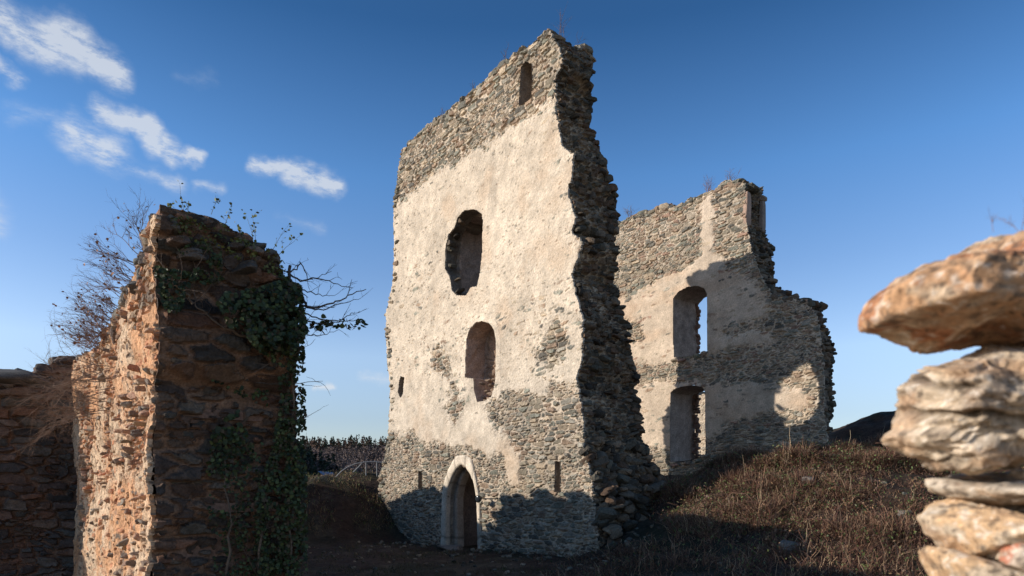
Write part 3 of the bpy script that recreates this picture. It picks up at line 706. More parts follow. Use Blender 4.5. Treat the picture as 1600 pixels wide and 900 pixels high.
pa = poly(FB, [(930, 470), (985, 462), (1010, 445), (1060, 422), (1092, 398), (1093, 312), (1104, 300), (1118, 300), (1120, 392), (1140, 412), (1185, 440), (1205, 480), (1222, 540), (1150, 548), (1110, 556), (1050, 568), (1005, 572), (930, 592)])
pb = poly(FB, [(930, 615), (1010, 600), (1045, 592), (1110, 596), (1180, 592), (1262, 600), (1270, 640), (1200, 650), (1150, 660), (1118, 690), (1040, 708), (1000, 695), (930, 705)])
bp = [poly(FB, [(1132, 520), (1170, 508), (1172, 516), (1140, 522)]), poly(FB, [(1180, 505), (1205, 495), (1215, 510), (1190, 516)]), poly(FB, [(930, 500), (1004, 505), (1004, 530), (930, 540)])]
def b_in(u, z):
    n = .06 * fbm(u * 6, z * 9, seed=51) + .03 * fbm(u * 18, z * 22, seed=52); ok = sdpoly(u, z, B_out) + n > 0
    for h in BW: ok &= sdpoly(u, z, h) < .012 + n * .12
    return ok
def b_hc(u, z):
    h, c, s, r1, r2, e = stonework(u, z, .30, .105, 71, relief=.05, gap=.08, pal=np.concatenate([PAL, [[.34, .25, .17], [.30, .19, .135], [.42, .34, .25]]]))
    sd = np.maximum(sdpoly(u, z, pa), sdpoly(u, z, pb))
    for p in bp: sd = np.minimum(sd, -sdpoly(u, z, p))
    m = sd + .2 * fbm(u * 2, z * 2, seed=53) + .16 * fbm(u * 7, z * 9, seed=54)
    L = -.03 + .088 * sstep(-.18, .28, m) + .014 * fbm(u * 2, z * 2, seed=55) + .008 * fbm(u * 14, z * 14, seed=56)
    pm = sstep(-.005, .007, L - h)
    pc = np.array([.54, .43, .32]) * (1 + .2 * fbm(u * 1.2, z * 1.2, seed=57) + .14 * fbm(u * 6, z * 6, seed=58))[..., None]
    pc = mixc(pc, np.array([.50, .345, .225]), .5 * sstep(0, .5, fbm(u * .8 + 4, z * 1.6, seed=59)))
    return np.maximum(h, L), mixc(c, pc, pm)
back = thing('ruined_palace_wall', (7.2, 23.6, 1.5), 'ruined plastered wall with two stacked window openings on the bank behind the tall wall', 'ruin')
bb = (-4.6, 5.2, 1.0, 12.5)
bface = face('plastered_face', FB, bb, .03, b_in, b_hc, M_WALL, back)
def bR(z): return float(np.interp(z, B_right[:, 1], B_right[:, 0]))
Bsil = [(1196, 290), (1199, 310), (1194, 345), (1203, 370), (1212, 385), (1212, 430), (1222, 456), (1282, 466), (1292, 500), (1303, 530), (1310, 550), (1303, 600), (1307, 640), (1300, 690), (1318, 780)]
BWf = TW(Bsil, FB, bR); _zb = np.linspace(.5, 12.5, 60); _wb = np.array([min(BWf(z), 2.2) for z in _zb])
def BWs(z): return float(np.interp(z, _zb, _wb))
core('wall_core', FB, bb, .12, lambda u, z: (sdpoly(u, z, B_out) > .12) & (sdpoly(u, z, BW[0]) < -.1) & (sdpoly(u, z, BW[1]) < -.1), lambda z: min(1.3, BWs(z) - .15), M_STONE, back)
def b_end_hc(w_, z):
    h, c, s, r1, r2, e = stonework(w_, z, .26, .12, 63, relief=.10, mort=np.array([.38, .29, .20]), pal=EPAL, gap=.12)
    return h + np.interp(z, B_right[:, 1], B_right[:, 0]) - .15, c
FBE = Frame(FB.O[0], FB.O[1], U=-N3, N=U3)
face('end_mortar', FBE, (0, 2.2, 1.0, 12.0), .045, lambda a, z: a < np.interp(z, _zb, _wb) - .05, b_end_hc, M_STONE, back, skirt=.04)
zt_r = float(B_right[:, 1].max())
st = Stones()
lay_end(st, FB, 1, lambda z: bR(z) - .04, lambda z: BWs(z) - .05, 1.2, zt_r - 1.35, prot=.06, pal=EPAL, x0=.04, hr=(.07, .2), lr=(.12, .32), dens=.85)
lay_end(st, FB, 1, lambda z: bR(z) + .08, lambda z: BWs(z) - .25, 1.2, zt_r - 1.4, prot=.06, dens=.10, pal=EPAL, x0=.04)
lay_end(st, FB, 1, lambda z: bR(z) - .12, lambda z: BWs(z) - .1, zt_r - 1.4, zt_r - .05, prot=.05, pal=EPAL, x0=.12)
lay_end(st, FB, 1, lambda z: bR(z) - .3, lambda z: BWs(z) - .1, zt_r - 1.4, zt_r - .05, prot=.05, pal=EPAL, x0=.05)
# rubble step on the lower shoulder
for k in range(150):
    u = R.uniform(bR(8.2) - .1, bR(7.6) + .1); 
zs_ = FB.uv(1235, 466)[1]
lay_top(st, FB, lambda u: np.interp(u, [FB.uv(1207, 460)[0], FB.uv(1262, 468)[0], FB.uv(1280, 500)[0]], [FB.uv(1207, 460)[1], FB.uv(1262, 468)[1], FB.uv(1280, 500)[1]]), FB.uv(1205, 460)[0], FB.uv(1262, 480)[0], .7, dz=-.04, pal=EPAL)
st.build('broken_end', M_STONE, back, n=4, seed=15)
def bT(u): return float(np.interp(u, B_top[:, 0], B_top[:, 1]))
st = Stones(); lay_top(st, FB, bT, B_top[0, 0], B_top[-1, 0] - .02, .75, dz=-.06, jit=.05); lay_top(st, FB, bT, B_top[0, 0], B_top[-1, 0] - .05, .9, dz=-.15, jit=.03)
st.build('crumbling_top', M_STONE, back, n=4, seed=16)
for h in BW:
    inn = [(a, b) for a, b in h]
    reveal('window_reveal', FB, [h, inn, [(a + (.25 if a > np.mean(np.array(h)[:, 0]) else .0), b) for a, b in h]], [-.05, .5, 1.42], [(.42, .32, .25), (.40, .30, .235)], M_STONE, back, rough=.03)
st = Stones()
for h, px0 in ((bw1, 1089), (bw2, 1091)):                           # ragged outer edge of the left jambs
    uL_, _ = FB.uv(1054, 500); z1_ = FB.uv(1054, h[5][1])[1]; z0_ = FB.uv(1054, h[6][1])[1]; z = z0_
    while z < z1_ + .1:
        hh = R.uniform(.08, .18); st.add(FB.w(uL_ - .1 + R.uniform(0, .10), z + hh / 2, -1.36 + R.uniform(-.04, .04)), (.13, .10, hh * .6), axes(FB.U, -FB.N) @ rotm(0, R.normal() * .1, R.normal() * .3), (.3, .19, .14)); z += hh
o_j = st.build('ragged_jamb', M_STONE, back, n=4)
st = Stones()
for (px, py) in [(1060, 560), (1072, 559), (1086, 557), (1098, 554), (1056, 724), (1070, 722), (1086, 717), (1098, 712)]:
    u, z = FB.uv(px, py)
    for k in range(4): st.add(FB.w(u + R.uniform(-.15, .15), z - .05 + R.uniform(-.04, .05), -.05 - .33 * k), (.2, .2, .08), axes(FB.U, -FB.N) @ rotm(R.normal() * .1, R.normal() * .15, R.normal() * .5), (.34 * R.uniform(.6, 1.1), .22, .16))
join(bface, o_j, st.build('window_sill', M_STONE, back, n=4))
# dressed jamb stones of a lost window at the top right end
M_DRESS = mat_attr('dressed_stone', bump=.4, fscale=20, var=.2)
def block(name, fr, u, z, n, su, sz, sn, colr, parent, cap=None):
    s_ = Stones(); s_.add(fr.w(u, z, n), (su / 2, sn / 2, sz / 2), axes(fr.U, -fr.N), colr)
    if cap: s_.add(fr.w(u + .02, z + sz / 2 + .05, n), (su * .62, sn * .6, .08), axes(fr.U, -fr.N) @ rotm(.05, .1, .1), colr)
    return s_.build(name, M_DRESS, parent, n=10, cut=2, rough=.03, hmin=.95)
jz = FB.uv(1167, 325)[1]; ju_ = FB.uv(1167, 325)[0]
block('window_jamb', FB, ju_ - .07, jz, -.1, .22, 1.15, .26, (.40, .27, .20), back)
block('window_jamb', FB, ju_ - .04, jz - .05, -(BWs(jz) - .12), .2, 1.1, .22, (.28, .22, .18), back, cap=True)
st = Stones(); lay_end(st, FB, 1, lambda z: bR(z) - .1, lambda z: BWs(z) - .1, zt_r - 1.5, zt_r - .12, prot=.04, pal=EPAL, x0=.15, depth=(.3, .4)); st.build('infill_masonry', M_STONE, back, n=4)

# ------------------------------------------------------------------ wall fragment seen through the lower window
FF = Frame(*at(1075, 700, 36)[:2])
frag = thing('wall_fragment', FF.w(0, 2, 0), 'sunlit stump of rubble wall glimpsed through the lower window of the rear ruin', 'ruin')
ft = poly(FF, [(1065, 760), (1065, 612), (1082, 608), (1094, 616), (1108, 613), (1130, 620), (1140, 760)])
def f_in(u, z): return sdpoly(u, z, ft) + .08 * fbm(u * 5, z * 7, seed=81) > 0
def f_hc(u, z):
    h, c, s, r1, r2, e = stonework(u, z, .3, .15, 83); return h, mixc(c, MOC * 1.1, np.full(u.shape, .35))
face('stone_face', FF, (-2, 4, 1, 8), .05, f_in, f_hc, M_WALL, frag); core('wall_core', FF, (-2, 4, 1, 8), .2, lambda u, z: sdpoly(u, z, ft) > .12, lambda z: 1.0, M_STONE, frag)

# ------------------------------------------------------------------ left foreground wall (the ivy-grown one)
RPAL = np.array([[.10, .085, .075], [.13, .10, .085], [.17, .12, .095], [.12, .12, .11], [.20, .15, .115], [.22, .13, .09], [.09, .085, .08], [.17, .15, .125]])
FP = Frame(-3.5, 6.8)                        # u=0 at its near end, u negative going back
PW = 1.5
def ptop(u): return float(np.interp(u, [-9, -7.5, -6, -5, -3.6, -2.7, -1.8, -1.27, -.7, -.3, 0], [4.15, 4.15, 4.0, 3.95, 4.0, 4.05, 4.2, 4.28, 4.42, 4.5, 4.52]))
p_edge_px = [(262, 335), (257, 380), (248, 420), (252, 470), (262, 520), (258, 560), (240, 600), (246, 640), (240, 700), (244, 760), (246, 800), (238, 860), (242, 910)]
P_edge = []
for (px, py) in p_edge_px:
    P_edge.append(FP.uv(249 + .42 * (px - 249), py))
P_edge = np.array(P_edge); P_edge = P_edge[np.argsort(P_edge[:, 1])]
P_edge = np.concatenate([[[P_edge[0, 0], -.5]], P_edge, [[P_edge[-1, 0], 5]]])
def pE(z): return float(np.interp(z, P_edge[:, 1], P_edge[:, 0]))
pil = thing('ivy_grown_wall', (-3.5, 6.8, 0), 'reddish rubble wall in the left foreground, its dark broken end hung with ivy', 'ruin')
def pe_hc(w_, z):
    h, c, s, r1, r2, e = stonework(w_, z, .34, .17, 103, relief=.085, mort=np.array([.25, .145, .09]), pal=RPAL * np.array([.68, .58, .51]), gap=.1)  # same stones darkened here, the shade of the end put into the colour
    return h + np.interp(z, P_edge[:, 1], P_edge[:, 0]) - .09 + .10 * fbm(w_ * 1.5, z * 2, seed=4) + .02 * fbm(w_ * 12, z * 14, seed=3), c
_ze = np.arange(-.6, 5, .016); _he = pe_hc(np.zeros(len(_ze)) + .02, _ze)[0]
def p_in(u, z):
    return (u < np.interp(z, _ze, _he) - .004) & (z < np.interp(u, [-9, -7.5, -6, -5, -3.6, -2.7, -1.8, -1.27, -.7, -.3, 0], [4.15, 4.15, 4.0, 3.95, 4.0, 4.05, 4.2, 4.28, 4.42, 4.5, 4.52]) + .08 * fbm(u * 4, z * 4, seed=92) - .03)
PMO = np.array([.60, .33, .175])
def p_hc(u, z):
    h, c, s, r1, r2, e = stonework(u, z, .15, .085, 95, relief=.055, mort=PMO, pal=RPAL * np.array([2.1, 1.65, 1.3]), gap=.12)  # stones lightened on this side, part of the sunlight put into the colour
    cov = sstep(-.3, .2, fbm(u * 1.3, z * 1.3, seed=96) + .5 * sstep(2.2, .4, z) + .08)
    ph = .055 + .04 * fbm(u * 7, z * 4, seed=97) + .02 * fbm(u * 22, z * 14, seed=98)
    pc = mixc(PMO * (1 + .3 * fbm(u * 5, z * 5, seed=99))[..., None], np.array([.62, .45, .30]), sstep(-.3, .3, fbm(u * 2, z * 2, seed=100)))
    spc = (r1 > .5) * sstep(.2, .35, e); cov = cov * (1 - spc)
    big = .10 * fbm(u * 1.1, z * 1.1, seed=101)
    return h * (1 - cov) + ph * cov + big, mixc(c, pc, cov)
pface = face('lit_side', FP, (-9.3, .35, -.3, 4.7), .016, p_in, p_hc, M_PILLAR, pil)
core('wall_core', FP, (-9.3, .1, -.4, 4.6), .1, lambda u, z: (u < np.interp(z, P_edge[:, 1], P_edge[:, 0]) - .14) & (z < np.interp(u, [-9, -5, -1.27, 0], [4.1, 3.9, 4.2, 4.4]) - .15), lambda z: 1.25 if z < 3.95 else .7, M_STONE, pil, front=-.12, colr=(.22, .13, .09))
Psil = [(330, 318), (350, 340), (395, 368), (428, 388), (450, 425), (464, 470), (470, 520), (472, 650), (476, 740), (480, 950)]
PWf = TW(Psil, FP, pE); _zp = np.linspace(-.5, 4.6, 50); _wp = np.array([min(PWf(z), 2.0) for z in _zp])
def PWs(z): return float(np.interp(z, _zp, _wp))
FPE = Frame(FP.O[0], FP.O[1], U=-N3, N=U3)
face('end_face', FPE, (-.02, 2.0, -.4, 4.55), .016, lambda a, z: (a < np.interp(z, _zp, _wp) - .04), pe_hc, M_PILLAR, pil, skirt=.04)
st = Stones()
lay_end(st, FP, 1, lambda z: pE(z) - .13, lambda z: PWs(z) - .12, -.2, 4.0, hr=(.05, .17), lr=(.18, .6), prot=.07, pal=RPAL * np.array([.8, .7, .62]), depth=(.2, .3), tilt=.07, dens=.42, x0=.1)
lay_top(st, FP, lambda u: ptop(u) - .03, -9, -.12, 1.2, pal=RPAL * 1.2, row=.3, slope=.5, s0=.42)
lay_top(st, FP, lambda u: ptop(u) - .14, -3, -.12, 1.2, pal=RPAL * 1.2, row=.3, slope=.5, s0=.42)
# stepped shoulder of the end
for k, (px, py, l, h) in enumerate([(266, 356, .2, .2), (292, 352, .25, .15), (322, 345, .2, .13), (315, 372, .3, .14), (350, 368, .26, .12), (365, 385, .28, .16), (395, 392, .24, .12), (420, 404, .22, .11), (385, 420, .35, .15), (425, 430, .25, .13), (432, 455, .16, .12), (445, 485, .12, .12), (300, 395, .3, .12), (275, 380, .25, .12)]):
    p = at(px, py, 6.8 + (px - 255) / 215 * .85)
    st.add(p + U3 * -.15, (.26, l * .46, h * .5), axes(U3, -N3) @ rotm(R.normal() * .12, R.normal() * .1, R.normal() * .2), rcol(RPAL * np.array([1.05, .92, .82]), 1.1))
    st.add(p + U3 * -.55, (.3, l * .5, h * .5), axes(U3, -N3) @ rotm(R.normal() * .12, R.normal() * .1, R.normal() * .2), rcol(RPAL * np.array([1.05, .92, .82]), 1.1))
for (px, py, l, h) in [(262, 344, .2, .12), (285, 338, .22, .10), (312, 340, .24, .13), (338, 352, .2, .11), (368, 366, .22, .11), (398, 382, .2, .1), (425, 398, .18, .1)]:
    for dd in (.15, .5, .85):
        p = at(px, py + 3, 6.8 + (px - 255) / 215 * .85); p = p - U3 * dd
        st.add(p, (.22, l * .62, h * .8), axes(U3, -N3) @ rotm(R.normal() * .15, R.normal() * .12, R.normal() * .3), rcol(RPAL * np.array([1.05, .95, .85]), 1.15))
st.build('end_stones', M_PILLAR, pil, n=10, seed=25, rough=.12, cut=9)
st = Stones()
for k in range(230):                                                  # stones sticking out of the lit side
    u = -R.rand() ** 1.2 * 6.5 - .05; z = R.uniform(0, 1) * (ptop(u) - .1); 
    if u > pE(z) - .22: u = pE(z) - .22
    d = R.uniform(.03, .10)
    st.add(FP.w(u, z, d * .4), (R.uniform(.02, .08), d + .01, R.uniform(.012, .04)), axes(FP.U, -FP.N) @ rotm(R.normal() * .2, R.normal() * .25, R.normal() * .2), rcol(RPAL * np.array([1, .85, .72]), 2.4))
join(pface, st.build('side_stones', M_PILLAR, pil, n=6, seed=26, rough=.12))

# ------------------------------------------------------------------ dark cross wall at the left edge
cpt = FP.w(-7.6, 0, 0)
FD = Frame(cpt[0], cpt[1], U=N3, N=U3)       # u grows to the left, face looks at the camera
dark = thing('cross_wall', cpt, 'low shaded rubble wall at the left edge with a big flat slab on top', 'ruin')
DT = ([-.2, .3, .5, .8, 1.1, 1.6, 2.5, 3.4, 3.6], [4.3, 4.25, 3.95, 3.85, 3.7, 3.7, 3.6, 3.4, 2.6])
def d_hc(u, z):
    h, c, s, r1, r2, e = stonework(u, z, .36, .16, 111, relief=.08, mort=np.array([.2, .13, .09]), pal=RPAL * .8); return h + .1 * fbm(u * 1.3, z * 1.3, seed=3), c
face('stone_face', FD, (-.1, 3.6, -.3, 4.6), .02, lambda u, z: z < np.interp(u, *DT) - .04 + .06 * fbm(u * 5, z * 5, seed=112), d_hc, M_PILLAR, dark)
core('wall_core', FD, (-.1, 3.6, -.3, 4.6), .1, lambda u, z: z < np.interp(u, *DT) - .16, lambda z: .9, M_STONE, dark, front=-.1)
st = Stones(); lay_top(st, FD, lambda u: float(np.interp(u, *DT)), 0, 3.4, .9, pal=RPAL * .9, hr=(.1, .2)); lay_top(st, FD, lambda u: float(np.interp(u, *DT)) - .1, 0, 3.4, .9, pal=RPAL * .9, hr=(.1, .2))
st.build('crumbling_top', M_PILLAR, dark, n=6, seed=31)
st = Stones(); st.add(at(22, 588, 11.6), (.55, .45, .13), axes(np.array([.95, .3, -.04]), np.array([-.3, .95, 0])), (.10, .095, .09)); st.build('flat_slab', M_PILLAR, dark, n=10, seed=3, smooth=True)

# ------------------------------------------------------------------ added wall hidden behind it, its top shaped to throw the long shadow
FC = Frame(-4.75, 9.9)                       # u=0 near end, u negative going back
CT = ([-16.5, -15.5, -14.6, -13.8, -13.0, -12.2, -11.2, -10.2, -9.5, -9.3, -9.05, -8.7, -8.4, -8.15, -7.9, -7.5, -6.4, -5.4, -4.4, -3.2, -2.2, -1.2, -.5, 0],
      [3.4, 3.9, 4.3, 4.6, 4.85, 5.0, 5.0, 4.95, 4.85, 4.45, 4.05, 3.85, 3.9, 4.1, 4.6, 4.8, 4.88, 4.88, 4.88, 4.85, 4.8, 4.7, 4.6, 4.4])
yard = thing('shadow_caster_wall', FC.O, 'added unseen rubble wall behind the ivy-grown one, throwing the long shadow', 'ruin')
def c_hc(u, z):
    h, c, s, r1, r2, e = stonework(u, z, .3, .14, 121); return h, c
face('stone_face', FC, (-16.5, 0, -.3, 5.6), .05, lambda u, z: z < np.interp(u, *CT) + .05 * fbm(u * 5, z * 5, seed=122), c_hc, M_WALL, yard)
core('wall_core', FC, (-16.5, 0, -.3, 5.6), .15, lambda u, z: z < np.interp(u, *CT) - .05, lambda z: .8, M_STONE, yard)
st = Stones(); lay_top(st, FC, lambda u: float(np.interp(u, *CT)), -16.4, 0, .8, hr=(.1, .22)); st.build('crumbling_top', M_STONE, yard, n=3, seed=41)

# ------------------------------------------------------------------ foreground stones at the right edge
def rock(name, prof, y, depth, colr, cols2, parent=None, seed=0, strat=0.0, lich=0.0, tilt=0., flatb=0.):
    """a stone whose outline is prof (photo px) at the distance of its middle; rounded and faceted in depth"""
    colr = np.array(colr) * np.array([1.22, 1.12, 1.0]); cols2 = [np.array(c) * np.array([1.22, 1.12, 1.0]) for c in cols2]
    ym = y + depth * .5
    P = np.array([at(a + 36, b, ym)[[0, 2]] for a, b in prof]); cen = P.mean(0)
    T, Q = TPL[70]; v = T.copy(); rs = np.random.RandomState(seed + 100)
    if flatb: nn = np.array([.05, -.42, -.9]); nn /= np.linalg.norm(nn); d = v @ nn; v = v - np.maximum(d - flatb, 0)[:, None] * nn
    for k in range(22):                                               # split faces
        nn = rs.normal(size=3) * [1, 1.3, 1]; nn[1] = -abs(nn[1]); nn /= np.linalg.norm(nn)
        if abs(nn[1]) < .35: continue
        h = rs.uniform(.55, .85); d = v @ nn; v = v - np.maximum(d - h, 0)[:, None] * nn * .9
    ang = np.arctan2(T[:, 2], T[:, 0]); M = 300; RS = resample(P, M, cen); rad = np.linalg.norm(RS - cen, axis=1)
    rad = (np.roll(rad, 1) + rad * 2 + np.roll(rad, -1)) / 4
    ra = np.interp((ang % (2 * math.pi)) / (2 * math.pi) * M, np.arange(M + 1), np.r_[rad, rad[0]])
    mxr = 1 / ((np.abs(np.cos(ang)) ** 5 + np.abs(np.sin(ang)) ** 5) ** .2)
    va = np.arctan2(v[:, 2], v[:, 0]); rr = np.hypot(v[:, 0], v[:, 2]) / mxr
    X = np.stack([cen[0] + np.cos(ang) * ra * rr, ym + v[:, 1] * depth * .5, cen[1] + np.sin(ang) * ra * rr], 1)
    n = X - np.array([cen[0], ym, cen[1]]); n /= np.linalg.norm(n, axis=1, keepdims=True)
    q = X * np.array([1, 1, 2.8]) if strat else X
    rid = lambda f, sd, o=4: np.abs(fbm(q[:, 0] * f, q[:, 1] * f, q[:, 2] * f, seed=sd, o=o))
    X = X + n * (.018 * fbm(q[:, 0] * 7, q[:, 1] * 7, q[:, 2] * 7, seed=seed, o=4) - .030 * rid(11, seed + 8) + .010 * fbm(X[:, 0] * 34, X[:, 1] * 34, X[:, 2] * 34, seed=seed + 1, o=4) - .012 * rid(38, seed + 9, 3) + .008)[:, None]
    if strat:
        lay_ = X[:, 2] * 15 + X[:, 0] * 4 + 1.4 * fbm(X[:, 0] * 4, X[:, 1] * 4, X[:, 2] * 4, seed=seed + 6)
        cr = sstep(.22, .0, np.abs((lay_ % 1) - .5)) * sstep(-.1, .25, fbm(X[:, 0] * 5, X[:, 1] * 5, X[:, 2] * 9, seed=seed + 5))
        step = hsh(np.floor(lay_), np.floor(lay_) * 0, np.floor(lay_) * 0, seed)
        X = X + n * (-strat * cr + strat * 1.5 * (step - .5))[:, None]
    f = fbm(X[:, 0] * 13, X[:, 1] * 13, X[:, 2] * 20, seed=seed + 2)
    col = mixc(np.array(colr) * np.ones((len(X), 1)), np.array(cols2[0]), sstep(-.05, .3, f))
    f = fbm(X[:, 0] * 17 + 4, X[:, 1] * 17, X[:, 2] * 22, seed=seed + 3); col = mixc(col, np.array(cols2[1]), sstep(.02, .28, f))
    f = fbm(X[:, 0] * 60 + 4, X[:, 1] * 60, X[:, 2] * 80, seed=seed + 4); col = mixc(col, np.array([.72, .64, .54]), .5 * sstep(.2, .36, f)); col = mixc(col, np.array([.10, .075, .055]), .75 * sstep(.14, .34, -f))
    f = fbm(X[:, 0] * 8 + 9, X[:, 1] * 8, X[:, 2] * 26, seed=seed + 7); col = mixc(col, np.array([.38, .23, .13]), .6 * sstep(.05, .3, f))
    if strat: col = col * (1 - .6 * cr)[:, None]
    return mk(name, X, Q, M_ROCK, parent, col, True)
YR = 1.2
slab = rock('stone_slab', [(1358, 498), (1352, 478), (1362, 452), (1400, 420), (1450, 392), (1505, 368), (1540, 350), (1580, 347), (1700, 362), (1780, 400), (1800, 480), (1700, 520), (1600, 536), (1545, 541), (1465, 541), (1430, 520), (1385, 502)], YR, .34, (.38, .24, .145), [(.40, .32, .24), (.30, .15, .085)], seed=3, flatb=.38)
tag(slab, 'large rusty orange wedge-shaped stone slab jutting left, topmost at the right edge', 'stone', kind='thing')
fw = thing('dry_stone_wall', at(1600, 900, YR + .2), 'pile of pale grey layered stones at the right edge, under the orange slab', 'stone wall')
G1 = (.36, .305, .24); G2 = (.25, .205, .165); OR = (.42, .30, .19)
rock('stone', [(1392, 672), (1400, 640), (1410, 618), (1405, 600), (1415, 578), (1440, 570), (1500, 562), (1550, 534), (1600, 512), (1760, 495), (1820, 600), (1760, 700), (1600, 732), (1480, 730), (1430, 705)], YR + .02, .36, G1, [G2, (.46, .40, .33)], fw, seed=11, strat=.022)
rock('stone', [(1462, 760), (1470, 745), (1520, 738), (1600, 730), (1750, 728), (1780, 790), (1700, 830), (1600, 812), (1530, 790), (1490, 780)], YR + .05, .36, (.40, .36, .31), [G2, (.5, .42, .34)], fw, seed=21, strat=.010)
rock('stone', [(1458, 810), (1475, 790), (1500, 775), (1540, 790), (1600, 820), (1700, 830), (1720, 880), (1600, 885), (1500, 870), (1470, 840)], YR + .04, .36, OR, [(.42, .35, .27), G1], fw, seed=31)
rock('stone', [(1540, 838), (1575, 828), (1640, 830), (1760, 835), (1770, 900), (1600, 905), (1540, 880)], YR - .02, .36, (.42, .36, .31), [(.36, .14, .09), G1], fw, seed=41)
rock('stone', [(1466, 870), (1480, 862), (1530, 872), (1700, 895), (1720, 980), (1500, 985), (1480, 910)], YR + .03, .36, OR, [(.45, .38, .30), G1], fw, seed=51)
for k, (x0, x1, y0, y1) in enumerate([(1475, 1760, 975, 1080), (1490, 1740, 1070, 1190), (1480, 1760, 1180, 1300), (1470, 1760, 1290, 1450), (1460, 1780, 1440, 1640), (1450, 1800, 1620, 1840), (1440, 1800, 1820, 2150)]):
    rock('stone', [(x0, (y0 + y1) / 2), (x0 + 20, y0 + 8), (x1 - 20, y0), (x1, (y0 + y1) / 2), (x1 - 30, y1), (x0 + 20, y1 - 5)], YR, .36, G1, [G2, OR], fw, seed=60 + k)
# ------------------------------------------------------------------ plants on the ground
def blades(name, n, sampler, hgt, wid, cols, lean=.6, seed=0, kind='stuff', label=None, cat=None):
    r = np.random.RandomState(seed); x, y, dn = sampler(r, n); n = len(x)
    z = H(x, y) - .02
    L = r.uniform(*hgt, n) * (.5 + dn); a = r.uniform(0, 2 * math.pi, n); ln = np.abs(r.normal(0, lean, n))
    dx, dy = np.cos(a) * ln, np.sin(a) * ln; w_ = r.uniform(*wid, n) * .5; b = r.uniform(0, 2 * math.pi, n); sx, sy = np.cos(b) * w_, np.sin(b) * w_
    V = []
    for t in (0, .35, .7, 1.0):
        up = t * (1 - .35 * t * np.minimum(ln, 1.4)); px = x + dx * L * t ** 1.5 + r.normal(0, .02, n) * (t > 0); py = y + dy * L * t ** 1.5 + r.normal(0, .02, n) * (t > 0); pz = z + L * up * .8
        k = 1 - .75 * t
        V.append(np.stack([np.stack([px - sx * k, py - sy * k, pz], -1), np.stack([px + sx * k, py + sy * k, pz], -1)], 1))
    V = np.stack(V, 1).reshape(-1, 3); i = (np.arange(n) * 8)[:, None, None] + np.array([[0, 1, 3, 2], [2, 3, 5, 4], [4, 5, 7, 6]])[None]
    cols = np.array(cols); c = cols[r.randint(len(cols), size=n)] * r.uniform(.6, 1.5, (n, 1))
    o = mk(name, V, i.reshape(-1, 4), M_TWIG, None, np.repeat(c, 8, 0)); tag(o, label, cat, kind=kind); return o
def mound_s(r, n):
    x = r.uniform(.5, 13.5, n * 3); y = r.uniform(9, 18.4, n * 3)
    f = fbm(x * 1.3, y * 1.3, seed=201) + .6 * fbm(x * 3.4, y * 3.4, seed=203); w_ = sstep(.3, 1.2, H(x, y, False)) * .85 + .1
    front = -.791 * (x + 4.03) - .612 * (y - 22.9); beh = (front < .1) & (x < 3.2)
    ok = (r.rand(len(x)) < (.42 + .9 * f) * w_ + .12 * w_) & ~beh; return x[ok][:n], y[ok][:n], np.clip(.45 + 1.5 * f[ok][:n], .1, 1.5)
RB = [(.13, .066, .046), (.17, .095, .064), (.26, .15, .09), (.085, .045, .034), (.34, .23, .14), (.16, .072, .046), (.12, .062, .042)]
GRN = [(.07, .10, .03), (.10, .13, .04), (.13, .14, .05)]
blades('dry_brambles', 150000, mound_s, (.10, .36), (.009, .020), RB, 1.1, 1, label='reddish brown dry brambles and stalks matted over the right bank', cat='brambles')
blades('tall_dry_stalks', 700, mound_s, (.3, .6), (.010, .018), [(.36, .26, .16), (.28, .16, .10), (.4, .31, .2)], .3, 2, label='taller straw coloured dead stalks standing out of the right bank', cat='stalks')
def flat_leaves(name, n, sampler, size, cols, seed, label, cat, zo=(.02, .22)):
    r = np.random.RandomState(seed); x, y, dn = sampler(r, n); n = len(x); z = H(x, y) + r.uniform(*zo, n)
    c0 = np.stack([x, y, z], 1); a = r.normal(size=(n, 3)); a /= np.linalg.norm(a, axis=1, keepdims=True); b = np.cross(a, r.normal(size=(n, 3))); b /= np.linalg.norm(b, axis=1, keepdims=True)
    s_ = r.uniform(*size, n)[:, None]; V = np.stack([c0 - a * s_, c0 - b * s_ * .5, c0 + a * s_, c0 + b * s_ * .5], 1).reshape(-1, 3)
    cols = np.array(cols); c = cols[r.randint(len(cols), size=n)] * r.uniform(.6, 1.4, (n, 1))
    o = mk(name, V, np.arange(n * 4).reshape(-1, 4), M_LEAF, None, np.repeat(c, 4, 0)); tag(o, label, cat, kind='stuff')
flat_leaves('bramble_leaves', 50000, mound_s, (.012, .034), GRN + [(.16, .09, .05), (.2, .12, .06), (.12, .07, .05)], 5, 'small green and brown leaves among the brambles of the right bank', 'leaves')
def left_s(r, n):
    x = r.uniform(-12, -2.2, n * 3); y = r.uniform(14, 26, n * 3); h_ = H(x, y, False)
    f = fbm(x * 1.5, y * 1.5, seed=211); g_ = -.791 * (x + 4.03) - .612 * (y - 22.9)
    ok = (r.rand(len(x)) < (.5 + f) * sstep(.1, .8, h_)) & ((g_ > .05) | (x < -5)); return x[ok][:n], y[ok][:n], np.clip(.5 + f[ok][:n], .15, 1)
blades('bank_grass', 17000, left_s, (.10, .3), (.008, .018), RB[1:5] + [(.16, .15, .06), (.30, .26, .13)], .8, 3, label='dry grass and weeds covering the low bank left of the tall wall', cat='grass')
flat_leaves('bank_leaves', 8000, left_s, (.015, .04), GRN + [(.16, .12, .05)], 6, 'small leaves on the low bank left of the tall wall', 'leaves', (.02, .2))
